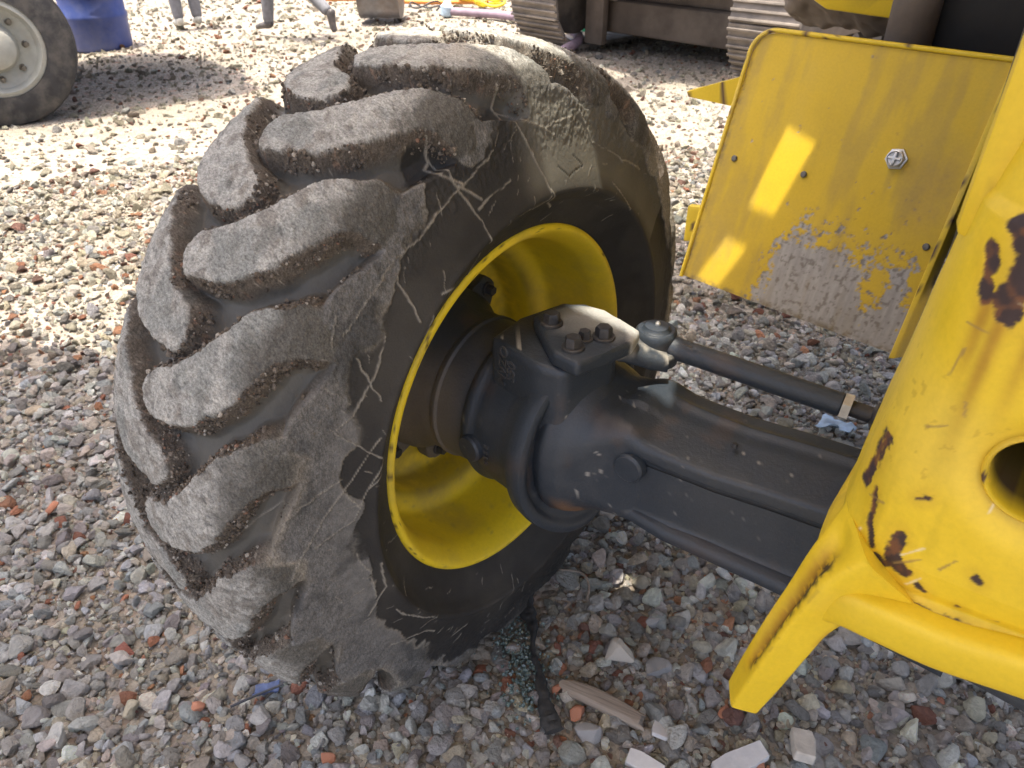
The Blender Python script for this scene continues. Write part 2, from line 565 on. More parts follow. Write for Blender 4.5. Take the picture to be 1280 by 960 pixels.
CX, CY = 0.90, -0.92
pts, scl, clr, sunk = [], [], [], []
GRAYS = np.array([(0.30, 0.29, 0.28), (0.36, 0.345, 0.335), (0.24, 0.225, 0.215), (0.43, 0.42, 0.40), (0.32, 0.295, 0.275), (0.21, 0.195, 0.19), (0.28, 0.285, 0.295), (0.31, 0.27, 0.235)])
WARM = np.array([(0.39, 0.345, 0.275), (0.34, 0.295, 0.23), (0.44, 0.395, 0.33), (0.29, 0.255, 0.205), (0.50, 0.465, 0.405)])
REDS = np.array([(0.28, 0.125, 0.08), (0.20, 0.09, 0.065), (0.33, 0.17, 0.10), (0.17, 0.095, 0.075)])
def scatter(r0, r1, dens, smed, ssig, smax, half=52, warm=0.0, full=False):
    area = math.radians(half) * (r1 * r1 - r0 * r0)
    n = int(area * dens)
    rr = np.sqrt(rng.uniform(r0 * r0, r1 * r1, n))
    an = rng.uniform(-1, 1, n) * math.radians(half) + math.atan2(0.785, -0.62)
    x = CX + rr * np.cos(an); y = CY + rr * np.sin(an)
    s = np.minimum(smed * np.exp(rng.normal(size=n) * ssig), smax) * 0.5
    P = np.stack([x, y, np.zeros(n)], 1)
    patch = fbm(P, 1.1, 3, 61)
    brk = fbm(P, 1.6, 2, 67)
    wm = rng.uniform(size=n) < np.clip(warm + (patch - 0.5) * 0.8, 0, 1)
    c = np.where(wm[:, None], WARM[rng.integers(0, len(WARM), n)], GRAYS[rng.integers(0, len(GRAYS), n)])
    red = rng.uniform(size=n) < (np.clip(0.02 + 0.25 * (brk - 0.45), 0.015, 0.09) if r0 < 2 else np.clip(0.03 + 0.42 * (brk - 0.42), 0.025, 0.22))
    c = np.where(red[:, None], REDS[rng.integers(0, len(REDS), n)], c)
    wh = rng.uniform(size=n) < 0.035
    c = np.where(wh[:, None], np.array((0.40, 0.39, 0.37)) if r0 < 2 else np.array((0.62, 0.60, 0.56)), c)
    c = c * (2.15 if r0 < 2 else 1.35 if r0 < 4 else 1.0) * (np.array((0.985, 1.0, 0.945)) if r0 < 4 else np.array((0.985, 1.0, 0.94))) * rng.uniform(0.68, 1.25, (n, 1)) * (1 + rng.normal(size=(n, 3)) * 0.025)  # near stones brightened against the shade, far sunlit ones left darker
    keep = ~((np.abs(x - 0.02) < 0.19) & (np.abs(y) < 0.14))        # under the contact patch
    if smed < 0.02:
        keep &= rng.uniform(size=n) < np.clip(0.35 + patch, 0, 1)
    z = ground_h(x, y) + s * rng.uniform(0.0, 0.62, n) * (0.55 if r0 > 4 else 1)
    pts.append(np.stack([x, y, z], 1)[keep]); scl.append(s[keep]); clr.append(c[keep])
scatter(0.0, 2.7, 2700, 0.030, 0.44, 0.070, 100, 0.05)
scatter(0.0, 2.8, 6400, 0.0140, 0.4, 0.03, 95, 0.1)
scatter(2.6, 5.0, 1100, 0.034, 0.42, 0.09, 64, 0.62)
scatter(2.8, 5.0, 1600, 0.016, 0.4, 0.03, 64, 0.7)
scatter(5.0, 9.0, 300, 0.030, 0.5, 0.11, 56, 0.88)
scatter(9.0, 18.0, 110, 0.042, 0.5, 0.2, 48, 0.92)
P = np.concatenate(pts); S = np.concatenate(scl); Cc = np.concatenate(clr)
me = bpy.data.meshes.new('gravel')
me.vertices.add(len(P)); me.vertices.foreach_set('co', P.astype(np.float32).ravel())
a = me.attributes.new('rot', 'FLOAT_VECTOR', 'POINT')
R3 = np.stack([rng.normal(size=len(P)) * 0.5, rng.normal(size=len(P)) * 0.5, rng.uniform(0, 6.28, len(P))], 1)
a.data.foreach_set('vector', R3.astype(np.float32).ravel())
a = me.attributes.new('scl', 'FLOAT', 'POINT'); a.data.foreach_set('value', S.astype(np.float32))
a = me.attributes.new('pick', 'INT', 'POINT'); a.data.foreach_set('value', rng.integers(0, NV, len(P)).astype(np.int32))
a = me.attributes.new('col', 'FLOAT_COLOR', 'POINT')
a.data.foreach_set('color', np.concatenate([Cc, np.ones((len(P), 1))], 1).astype(np.float32).ravel())
gravel = link('gravel', me, MT['gravel'])
tag(gravel, 'loose grey and brick red gravel covering the yard', 'gravel', None, 'stuff')
ng = bpy.data.node_groups.new('gravel_scatter', 'GeometryNodeTree')
ng.interface.new_socket('Geometry', in_out='INPUT', socket_type='NodeSocketGeometry')
ng.interface.new_socket('Geometry', in_out='OUTPUT', socket_type='NodeSocketGeometry')
gi = ng.nodes.new('NodeGroupInput'); go = ng.nodes.new('NodeGroupOutput')
iop = ng.nodes.new('GeometryNodeInstanceOnPoints')
ci = ng.nodes.new('GeometryNodeCollectionInfo')
ci.inputs[0].default_value = stones
ci.inputs['Separate Children'].default_value = True
ci.inputs['Reset Children'].default_value = True
def named(nm, ty):
    q = ng.nodes.new('GeometryNodeInputNamedAttribute'); q.data_type = ty; q.inputs[0].default_value = nm
    return q.outputs[0]
ng.links.new(gi.outputs[0], iop.inputs['Points'])
ng.links.new(ci.outputs[0], iop.inputs['Instance'])
iop.inputs['Pick Instance'].default_value = True
ng.links.new(named('pick', 'INT'), iop.inputs['Instance Index'])
ng.links.new(named('rot', 'FLOAT_VECTOR'), iop.inputs['Rotation'])
ng.links.new(named('scl', 'FLOAT'), iop.inputs['Scale'])
ng.links.new(iop.outputs[0], go.inputs[0])
md = gravel.modifiers.new('scatter', 'NODES'); md.node_group = ng

# ------------------------------------------------------------------ the loader
LD = thing('wheel_loader', 'yellow wheel loader with black front axle and one big muddy lugged tyre', 'loader')

# ---- tyre ----------------------------------------------------------
XC = 0.03                                           # the tyre's middle plane
UC = np.array([(0, .572), (.05, .571), (.09, .566), (.115, .557), (.135, .545), (.149, .528), (.161, .506), (.183, .462), (.208, .416), (.2135, .400), (.205, .391), (.190, .378), (.176, .358), (.166, .340), (.158, .327), (.148, .318)])
UL = np.array([(0, .612), (.05, .610), (.09, .605), (.12, .598), (.15, .583), (.172, .558), (.1845, .520), (.1945, .472), (.2085, .418), (.2135, .400), (.205, .391), (.190, .378), (.176, .358), (.166, .340), (.158, .327), (.148, .318)])
def half_profile(m):
    ts = np.linspace(0, len(UC) - 1, 4000)
    c = catmull(UC, 40); l = catmull(UL, 40)
    tt = np.linspace(0, len(UC) - 1, len(c))
    seg = np.r_[0, np.cumsum(np.hypot(*np.diff(l, axis=0).T))]
    q = np.linspace(0, seg[-1], m)
    tq = np.interp(q, seg, tt)
    f = lambda A: np.stack([np.interp(tq, tt, A[:, 0]), np.interp(tq, tt, A[:, 1])], 1)
    return f(c), f(l), q
mN = 205
cN, lN, qN = half_profile(mN)                        # near half, dense
mF = 110
cF, lF, qF = half_profile(mF)
UCs = np.r_[-cF[::-1][:-1, 0], cN[:, 0]]; RCs = np.r_[cF[::-1][:-1, 1], cN[:, 1]]
ULs = np.r_[-lF[::-1][:-1, 0], lN[:, 0]]; RLs = np.r_[lF[::-1][:-1, 1], lN[:, 1]]
SS = np.r_[-qF[::-1][:-1], qN]                       # arc length along the lug section, 0 at the crown
TH = np.r_[np.arange(32, 290, 0.185), np.arange(290, 392, 0.6)]
nT, nS = len(TH), len(SS)
TT, S2 = np.meshgrid(TH, SS, indexing='ij')
TT = TT.ravel(); S2 = S2.ravel()
U2 = np.tile(ULs, nT); RL2 = np.tile(RLs, nT); RC2 = np.tile(RCs, nT); UC2 = np.tile(UCs, nT)
rad = np.radians(TT)
# noise lives on the lug surface
PN = np.stack([U2, RL2 * np.cos(rad), RL2 * np.sin(rad)], 1)
n_edge = fbm(PN, 55, 3, 1)
n_med = fbm(PN, 16, 3, 2)
CL_U = np.array([0.000, .030, .060, .090, .115, .140, .170, .205])
CL_D = np.array([1.5, 2.2, 3.5, 6.0, 9.2, 13.0, 15.6, 17.0])
CL_R = np.array([.033, .0365, .0400, .0405, .0380, .0345, .0320, .032])
CL_S = np.interp(CL_U, lN[:, 0][:120], qN[:120])
CL_RR = np.interp(CL_U, lN[:, 0][:120], lN[:, 1][:120])
LUGS = [(1, 103.5 + 18 * i) for i in range(20)] + [(-1, 112.6 + 18 * i) for i in range(20)]
best = np.full(len(TT), 9.0)
who = np.full(len(TT), -1)
for li, (side, tip) in enumerate(LUGS):
    jit = random.Random(li)
    for off in (-360, 0, 360):
        a0 = tip + off - 25; a1 = tip + off + 8
        i0 = np.searchsorted(TH, a0); i1 = np.searchsorted(TH, a1)
        if i1 <= i0:
            continue
        sl = slice(i0 * nS, i1 * nS)
        sa = S2[sl] * side
        ta = np.radians(TT[sl] - (tip + off))          # angle from the tip
        dmin = np.full(len(sa), 9.0)
        for j in range(len(CL_U) - 1):
            R_ = 0.5 * (CL_RR[j] + CL_RR[j + 1])
            ax, ay = CL_S[j], -math.radians(CL_D[j]) * R_
            bx, by = CL_S[j + 1], -math.radians(CL_D[j + 1]) * R_
            px, py = sa - ax, ta * R_ - ay
            vx, vy = bx - ax, by - ay
            t = np.clip((px * vx + py * vy) / (vx * vx + vy * vy), 0, 1)
            d = np.hypot(px - t * vx, py - t * vy) - (CL_R[j] + (CL_R[j + 1] - CL_R[j]) * t)
            dmin = np.minimum(dmin, d)
        b_ = best[sl]
        m_ = dmin < b_
        b_[m_] = dmin[m_]
        who[sl][m_] = li
dd = best + (n_edge - 0.5) * 0.010 + (n_med - 0.5) * 0.008
t = np.clip((0.0215 - dd) / 0.024, 0, 1)
shelfR = 0.519 + (noise(np.stack([TT / 9.0, 0 * TT, 0 * TT + (S2 > 0) * 7.0], 1), 1.0, 301) - 0.5) * 0.022 + (n_med - 0.5) * 0.012
ph_ = np.mod(TT - 87.5, 18) / 18
shelfR = shelfR - 0.004 + np.where(S2 > 0, 0.034 * sstep(.22, .80, ph_) * sstep(.98, .86, ph_), 0)
shelf = sstep(shelfR + 0.010, shelfR - 0.002, RL2)
hh = np.where(t < 0.5, 0.5 * (2 * t) ** 1.7, 1 - 0.5 * (2 * (1 - t)) ** 1.25)
hh = np.maximum(hh, shelf)
Uf = UC2 + (U2 - UC2) * hh
Rf = RC2 + (RL2 - RC2) * hh
P3 = np.stack([Uf, Rf * np.cos(rad), Rf * np.sin(rad)], 1)
n_fine = fbm(P3, 210, 3, 4, 0.6)
n_crm = fbm(P3, 95, 3, 6, 0.6)
# outward direction of the section
du = np.gradient(ULs); dr = np.gradient(RLs)
nl = np.hypot(du, dr)
nu = np.tile(-dr / nl * 1.0, nT); nr = np.tile(du / nl, nT)
crown = sstep(0.185, 0.15, np.abs(U2)) * sstep(.40, .46, RL2)
tread = sstep(0.44, 0.50, RL2)
top = sstep(0.86, 0.97, hh) * tread
edge = (1 - shelf) * sstep(0.12, 0.45, hh) * (1 - sstep(0.88, 1.0, hh)) * tread
# worn, torn tops: fibres run along the lug
PF = np.stack([S2 * 40, np.radians(TT) * 0.6 * 150, S2 * 0], 1)
PFr = np.stack([(S2 * 70 + np.radians(TT) * 0.6 * 75), (np.radians(TT) * 0.6 * 150 - S2 * 110), fbm(PN, 8, 2, 88) * 3], 1)
fib = 0.45 * fbm(PFr, 0.8, 3, 8, 0.6) + 0.55 * fbm(P3, 120, 4, 10, 0.65)
dsp = top * ((fib - 0.5) * 0.0060 + (n_edge - 0.5) * 0.004 + (n_fine - 0.5) * 0.003)
dsp += edge * ((n_fine - 0.45) * 0.006 + (n_crm - 0.45) * 0.010 + (n_edge - 0.5) * 0.005)
dsp += (1 - top) * tread * ((n_med - 0.5) * 0.004 + (n_fine - 0.5) * 0.0006)
# near sidewall: mud skin with a ragged edge, pale cracks, a square mark
near = (S2 > 0) & (RL2 > 0.325)
Bd = np.array([(30, .50), (60, .515), (78, .525), (93.8, .555), (97.8, .533), (104, .50), (106.7, .494), (109.5, .541), (112.0, .545), (114.6, .545), (117.8, .51), (123.2, .484), (128.6, .486), (136.7, .466), (141.0, .468), (146.5, .475), (154.9, .441), (163.7, .453), (171.8, .427), (180.2, .442), (191.4, .423), (201.3, .447), (220.2, .444), (234.3, .50), (250.8, .535), (274.4, .56), (300, .55), (392, .50)])
PS = np.stack([TT * 0.0087 * 0.5, RL2, S2 * 0], 1)
rag = fbm(PN, 26, 4, 12) - 0.5
bR = np.interp(TT, Bd[:, 0], Bd[:, 1]) + rag * 0.055
sw_ = 0.0012 + 0.016 * sstep(.48, .62, fbm(PN, 11, 2, 13))
skin = sstep(-sw_, sw_, Rf - bR + (n_fine - .5) * sw_ * 1.2) * near
rim_band = np.exp(-((Rf - bR) / 0.005) ** 2) * near
K = [[(110.7, .572), (111.3, .534), (111.1, .488)], [(111.1, .488), (109.7, .439), (109.2, .352)], [(111.1, .488), (117.5, .486), (122.0, .485), (126.4, .496)], [(111.1, .488), (105.8, .49), (101.2, .5)], [(109.9, .491), (112.8, .522), (111.6, .523)], [(110.9, .493), (107.3, .453)],
     [(94.7, .565), (95.3, .531), (92.4, .473), (88.3, .405)], [(95.0, .525), (87.4, .496), (79.1, .509)], [(88.3, .41), (85.7, .381), (82.0, .368)], [(76.8, .516), (71.8, .47), (58.9, .465), (48.8, .479)], [(94.0, .522), (84.8, .483)], [(88.3, .40), (92, .382)],
     [(128.6, .486), (130.5, .447), (132.6, .416)], [(140.3, .511), (132.9, .5), (127.3, .498)], [(142.4, .522), (138.1, .531)], [(142.9, .482), (146.7, .44), (148.8, .423)], [(154.4, .485), (158.2, .427), (160.6, .401)],
     [(156.1, .409), (164.2, .441), (171.2, .486), (177.9, .525), (179.6, .534)], [(159.3, .384), (167.0, .416), (172.9, .437), (175.5, .495)], [(154.5, .478), (151.9, .457), (144.6, .444), (137.6, .452)], [(166.0, .453), (170.7, .43)],
     [(181.0, .436), (188.4, .424), (196.0, .431)], [(187.2, .405), (195.3, .411), (199.4, .455)], [(171.2, .558), (166.8, .514), (163.6, .456)], [(167.0, .416), (163.8, .389), (160.3, .353)], [(99.3, .45), (106.4, .448), (108.9, .445)],
     [(130, .40), (150, .375), (162, .372)], [(126, .41), (118, .372)], [(205, .42), (222, .40)], [(214, .47), (222, .43), (226, .43)], [(236, .45), (240, .43)], [(62, .42), (50, .40)]]
wob = (fbm(PN, 45, 3, 14, .7) - 0.5) * 0.9
crack = np.zeros(len(TT))
wid = 0.0001 + 0.0024 * fbm(PN, 30, 3, 15) ** 1.7
def seg_paint(a, b, wscale=1.0):
    lo = min(a[0], b[0]) - 3; hi = max(a[0], b[0]) + 3
    i0 = np.searchsorted(TH, lo); i1 = np.searchsorted(TH, hi)
    sl = slice(i0 * nS, i1 * nS)
    r_ = 0.5 * (a[1] + b[1])
    X = np.radians(TT[sl] - a[0]) * r_ + wob[sl] * 0.010
    Y = Rf[sl] - a[1] + wob[sl] * 0.008
    bx = math.radians(b[0] - a[0]) * r_; by = b[1] - a[1]
    tt_ = np.clip((X * bx + Y * by) / (bx * bx + by * by + 1e-9), 0, 1)
    d = np.hypot(X - tt_ * bx, Y - tt_ * by)
    crack[sl] = np.maximum(crack[sl], sstep(wid[sl] * wscale + 0.0010, wid[sl] * wscale - 0.0004, d) * near[sl])
for line in K:
    for a, b in zip(line, line[1:]):
        seg_paint(a, b)
rs = random.Random(5)
for _ in range(110):                                   # fine scratches and flecks in the rubber
    a = rs.uniform(40, 270); r0 = rs.uniform(0.35, 0.53)
    L = rs.choice([0.006, 0.012, 0.02, 0.035]) * rs.uniform(.6, 1.2)
    an = rs.gauss(-0.9, 0.5)
    seg_paint((a, r0), (a + math.degrees(L * math.cos(an) / r0), r0 + L * math.sin(an)), 0.22)
web = np.abs(fbm(PN, 13, 3, 201, .55) - 0.5)
webm = sstep(0.020, 0.008, web) * sstep(0.56, 0.66, fbm(PN, 7, 2, 203)) * near * sstep(.37, .41, RL2) * sstep(.535, .515, RL2)
sq = [(84.7, .438), (79.3, .451), (75.7, .436), (81.0, .42)]
groove = np.zeros(len(TT))
tmp = crack.copy(); crack[:] = 0
for a, b in ((sq[0], sq[3]), (sq[3], sq[2]), (sq[1], sq[2])):
    seg_paint(a, b, 0.25)
groove = crack.copy(); crack = tmp
dsp += skin * 0.0022 + crack * 0.0012 - groove * 0.0018 + near * (1 - skin) * (n_fine - 0.5) * 0.0004
dsp += near * skin * (1 - top) * ((n_edge - 0.5) * 0.0022)
Uf += nu * dsp; Rf += nr * dsp
Z = Rf * np.sin(rad) + ZC
Y = Rf * np.cos(rad)
X = Uf + XC
press = np.clip(0.006 - Z, 0, None)
Z = Z + press * 0.8
X = X + np.sign(Uf) * press * 0.4
V = np.stack([X, Y, Z], 1)
# colours
c = np.empty((len(TT), 3))
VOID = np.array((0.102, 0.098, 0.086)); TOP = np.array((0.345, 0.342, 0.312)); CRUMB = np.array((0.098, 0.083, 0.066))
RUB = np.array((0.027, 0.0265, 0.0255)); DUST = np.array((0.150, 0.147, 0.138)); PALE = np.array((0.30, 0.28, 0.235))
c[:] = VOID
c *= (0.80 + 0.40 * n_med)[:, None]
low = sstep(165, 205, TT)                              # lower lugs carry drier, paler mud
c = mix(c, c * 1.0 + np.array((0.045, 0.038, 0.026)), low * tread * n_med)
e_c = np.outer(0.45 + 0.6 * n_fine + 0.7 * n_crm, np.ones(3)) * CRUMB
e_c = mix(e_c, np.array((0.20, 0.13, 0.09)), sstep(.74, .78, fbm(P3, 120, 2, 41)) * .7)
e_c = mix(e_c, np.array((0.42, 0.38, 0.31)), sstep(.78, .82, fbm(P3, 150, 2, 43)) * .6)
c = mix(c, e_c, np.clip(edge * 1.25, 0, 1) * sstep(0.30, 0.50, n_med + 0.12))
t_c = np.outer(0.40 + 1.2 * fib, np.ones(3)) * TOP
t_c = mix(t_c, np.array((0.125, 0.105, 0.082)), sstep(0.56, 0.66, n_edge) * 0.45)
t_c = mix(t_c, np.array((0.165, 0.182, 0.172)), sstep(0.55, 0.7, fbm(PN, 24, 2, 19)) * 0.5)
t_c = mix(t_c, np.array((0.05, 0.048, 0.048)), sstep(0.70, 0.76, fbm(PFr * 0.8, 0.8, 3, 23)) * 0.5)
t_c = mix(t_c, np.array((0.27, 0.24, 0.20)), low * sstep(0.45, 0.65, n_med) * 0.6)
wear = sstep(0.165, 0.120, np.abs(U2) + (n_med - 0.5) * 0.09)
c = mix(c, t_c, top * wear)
# sidewall
sd_c = np.outer(0.72 + 0.55 * fbm(PN, 90, 3, 25), np.ones(3)) * DUST
sd_c = mix(sd_c, np.array((0.065, 0.066, 0.064)), sstep(0.50, 0.66, fbm(PN, 20, 3, 27)) * 0.75)
rb_c = np.outer(0.75 + 0.5 * n_med, np.ones(3)) * RUB
rb_c = mix(rb_c, np.array((0.075, 0.07, 0.06)), sstep(0.42, 0.75, fbm(PN, 9, 4, 29)) * 0.45)
rb_c = mix(rb_c, np.array((0.175, 0.168, 0.140)), sstep(98, 91, TT) * sstep(.395, .43, RL2) * (.45 + .5 * fbm(PN, 14, 3, 30)))  # rubber painted paler where the sun strip falls, to strengthen it
side = near & (RL2 < 0.565)
wside = sstep(0.3, 0.8, shelf) * near
s_c = mix(rb_c, sd_c, skin)
s_c = mix(s_c, PALE * 0.75, np.clip(rim_band * sstep(0.42, 0.6, fbm(PN, 18, 2, 33)), 0, 1) * 0.8)
c = mix(c, s_c, wside)
lipb = np.exp(-((RL2 - shelfR - .002) / .012) ** 2) * near * sstep(140, 175, TT) * sstep(265, 230, TT) * sstep(.44, .58, fbm(PN, 15, 3, 303))
c = mix(c, np.array((0.26, 0.235, 0.19)), lipb * .85)
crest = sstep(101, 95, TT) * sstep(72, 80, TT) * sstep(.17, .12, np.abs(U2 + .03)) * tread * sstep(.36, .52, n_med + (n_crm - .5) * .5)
c = mix(c, np.array((0.43, 0.40, 0.34)) * 1.0, crest * .85)  # pale mud on the crest, lightened further to strengthen the sunlit band
rear = (sstep(52, 40, TT) + sstep(335, 350, TT)) * tread * sstep(.40, .55, n_med + .1)
c = mix(c, np.array((0.36, 0.33, 0.27)), np.clip(rear, 0, 1) * .9)  # pale dried mud, also painted lighter to brighten the sunlit rear edge
bare = near * (1 - skin) * sstep(0.50, 0.53, 1 - RL2 + 0.08)
c = mix(c, rb_c, near * (1 - skin))
c = mix(c, np.outer(0.7 + 0.5 * n_fine, np.ones(3)) * PALE, crack * 0.85)
c = mix(c, np.array((0.02, 0.02, 0.02)), groove)
grit = np.clip(0.35 + 0.65 * edge + 0.5 * top - 0.25 * (1 - hh) * tread, 0.1, 1) * np.where(near & (skin < 0.5), 0.35, 1.0)
grit = np.clip(grit + crack * 0.3, 0, 1)
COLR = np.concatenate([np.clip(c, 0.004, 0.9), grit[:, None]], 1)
idx = np.arange(nT * nS).reshape(nT, nS)
idx2 = np.vstack([idx, idx[:1]])                       # close the ring
F = np.stack([idx2[:-1, :-1], idx2[1:, :-1], idx2[1:, 1:], idx2[:-1, 1:]], -1).reshape(-1, 4)[:, ::-1]
# vertex normals of the whole skin, so that the cut-out lugs shade without seams
d1 = V[F[:, 2]] - V[F[:, 0]]; d2 = V[F[:, 3]] - V[F[:, 1]]
fn = np.cross(d1, d2)
NRM = np.zeros_like(V)
for kk in range(4):
    for ax in range(3):
        NRM[:, ax] += np.bincount(F[:, kk], fn[:, ax], len(V))
NRM /= np.linalg.norm(NRM, axis=1)[:, None] + 1e-12
out = V.copy(); out[:, 0] -= XC; out[:, 2] -= ZC
if np.mean(np.sum(NRM * out, 1)) < 0:
    F = F[:, ::-1]; NRM = -NRM
fh = hh[F].mean(1); ft = tread[F].mean(1)
fw = who[F[:, 0]]
lugmask = (fh > 0.10) & (ft > 0.3)
def sub_mesh(name, sel, parent):
    f = F[sel]
    u, inv = np.unique(f, return_inverse=True)
    return from_arrays(name, V[u], inv.reshape(f.shape), MT['tyre'], parent, COLR[u], NRM[u])
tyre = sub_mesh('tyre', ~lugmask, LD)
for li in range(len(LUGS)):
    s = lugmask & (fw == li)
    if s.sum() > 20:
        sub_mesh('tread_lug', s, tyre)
# soil crumbs stuck along the lug edges
cand = np.where((edge > 0.35) & (TT > 60) & (TT < 215) & (S2 > -0.15) & (S2 < 0.22) & (n_med > 0.43))[0]
pick = rng.choice(cand, 7000, replace=False)
bmc = bmesh.new(); bmesh.ops.create_icosphere(bmc, subdivisions=1, radius=1.0)
bv = np.array([v.co[:] for v in bmc.verts]); bf = np.array([[v.index for v in f.verts] for f in bmc.faces]); bmc.free()
sz = np.clip(np.exp(rng.normal(size=len(pick)) * 0.5) * 0.0015, 0.0006, 0.005)
VV = (V[pick] + NRM[pick] * sz[:, None] * 0.4)[:, None, :] + bv[None] * sz[:, None, None] * rng.uniform(0.55, 1.25, (len(pick), len(bv), 1))
FF = (bf[None] + (np.arange(len(pick)) * len(bv))[:, None, None]).reshape(-1, 3)
cc = np.array([(0.125, 0.103, 0.08), (0.17, 0.145, 0.118), (0.085, 0.072, 0.058), (0.36, 0.33, 0.28), (0.22, 0.13, 0.09)])[rng.choice(5, len(pick), p=[.36, .3, .24, .06, .04])]
CCc = np.repeat(np.concatenate([cc, np.full((len(pick), 1), 0.8)], 1), len(bv), 0)
crumbs = from_arrays('soil_crumbs', VV.reshape(-1, 3), FF, MT['tyre'], tyre, CCc)
crumbs['kind'] = 'stuff'
for p_ in crumbs.data.polygons:
    p_.use_smooth = False

# ---- rim -----------------------------------------------------------
def lathe_x(name, prof, n, mat, parent, fn, deg=40):
    """Surface of revolution about the wheel axis; prof (x, r)."""
    th = np.linspace(0, 2 * PI, n, endpoint=False)
    pr = np.array(prof)
    V_ = np.stack([np.repeat(pr[:, 0], n), (pr[:, 1][:, None] * np.cos(th)).ravel(), (pr[:, 1][:, None] * np.sin(th)).ravel() + ZC], 1)
    m_ = len(pr)
    ii = np.arange(m_ * n).reshape(m_, n)
    jj = np.roll(ii, -1, 1)
    F_ = np.stack([ii[:-1], jj[:-1], jj[1:], ii[1:]], -1).reshape(-1, 4)
    o = from_arrays(name, V_, F_, mat, parent)
    by_angle(o.data, deg)
    paint(o, None, fn)
    return o
def rim_fn(P):
    c = yellow_fn(0.10, 0.0, 15)(P)
    c[:, :3] *= np.array((1.12, 1.2, 1.1))
    r = np.hypot(P[:, 1], P[:, 2] - ZC)
    n = fbm(P, 40, 4, 71); n2 = fbm(P, 160, 2, 73)
    c[:, :3] *= 1.04
    dirt = sstep(0.030, -.03, P[:, 0]) * sstep(0.25, 0.7, n) * 0.45
    dirt = np.maximum(dirt, np.exp(-((P[:, 0] - .030) / .010) ** 2) * (.35 + .5 * n) * .8)
    dirt = np.maximum(dirt, sstep(0.03, 0.0, np.abs(P[:, 0] - 0.055)) * sstep(.45, .7, n) * 0.2)
    c[:, :3] = mix(c[:, :3], np.array((0.12, 0.085, 0.035)), dirt)
    splash = sstep(.62, .80, fbm(P, 95, 5, 75, .65)) * sstep(.60, .36, P[:, 2]) * .45 + sstep(.45, .8, fbm(P, 12, 5, 76, .6)) * .30
    c[:, :3] = mix(c[:, :3], np.array((0.26, 0.20, 0.10)), splash)
    nick = (r > 0.322) * sstep(0.70, 0.73, n2)
    c[:, :3] = mix(c[:, :3], np.array((0.05, 0.03, 0.02)), nick * 0.8)
    c[:, 3] = 0.25 + 0.5 * dirt
    return c
prof = [(.172, .316), (.178, .326), (.184, .331), (.190, .3325), (.1945, .331), (.197, .327), (.197, .322), (.193, .317), (.185, .311), (.172, .304), (.158, .299), (.140, .296), (.11, .293), (.08, .290), (.06, .287), (.050, .283), (.043, .275), (.036, .262), (.028, .253), (.015, .249), (-.01, .247), (-.028, .246), (-.036, .243), (-.040, .236), (-.042, .225), (-.042, .20), (-.042, .17), (-.042, .12)]
rp = catmull(prof, 3)
rim = lathe_x('rim', rp, 200, MT['yellow'], LD, rim_fn, 60)
lathe_x('outer_rim_flange', [(-.19 + 2 * XC - 0.0, .316), (-.196 + 2 * XC, .332), (-.200 + 2 * XC, .326), (-.19 + 2 * XC, .31), (-.12 + 2 * XC, .292), (-.06, .285), (-.05, .25), (-.05, .1)], 96, MT['yellow'], rim, rim_fn)
bm = bmesh.new()
add_tube(bm, [(0.03 + -.05 + .03, -.236 * math.cos(.5), ZC - .236 * math.sin(.5)), (.05, -.238 * math.cos(.5), ZC - .238 * math.sin(.5))], .005, 8)
# ---- hub -----------------------------------------------------------
def hub_fn(P):
    c = black_fn(0.5, False)(P)
    d = sstep(0.10, -0.05, P[:, 1] * 0.7 + (P[:, 2] - ZC) * 1.0) * sstep(0.20, 0.10, P[:, 0])
    n = fbm(P, 30, 3, 83)
    c[:, :3] = mix(c[:, :3], np.array((0.150, 0.128, 0.100)), np.clip(d * (0.55 + 0.6 * n), 0, 1))
    c[:, 3] = np.maximum(c[:, 3], d * 0.7)
    return c
bm = bmesh.new()
lob = 8; nn = 160
ring = []
for i in range(nn):
    a = 2 * PI * i / nn
    r = .178 + .030 * np.tanh(2.2 * math.cos(lob * a + .9))
    ring.append((r * math.cos(a), r * math.sin(a)))
add_poly(bm, ring, lambda u, v, t: (t, u, ZC + v), -.036, -.004, .005)
hub = from_bm('hub', bm, MT['black'], LD, 40)
bm = bmesh.new()
add_lathe(bm, (0, 0, ZC), (1, 0, 0), [(-.01, .165), (.012, .162), (.03, .150), (.05, .140), (.095, .136), (.10, .140), (.108, .140), (.112, .136), (.165, .134), (.185, .128), (.20, .115), (.215, .10)], 72)
dr_ = from_bm('hub_drum', bm, MT['black'], hub, 40)
for o in (hub, dr_):
    subdiv_to(o, .03); paint(o, None, hub_fn); by_angle(o.data, 40)
bm = bmesh.new(); add_hexbolt(bm, (0, 0, 0), (1, 0, 0), .011, .018)
stud0 = from_bm('hub_nut', bm, MT['dark'], hub)
for i in range(lob):
    a = (2 * PI * i - .9) / lob
    o = stud0 if i == 0 else stud0.copy()
    if i: COL.objects.link(o)
    o.location = (-.004, .186 * math.cos(a), ZC + .186 * math.sin(a))
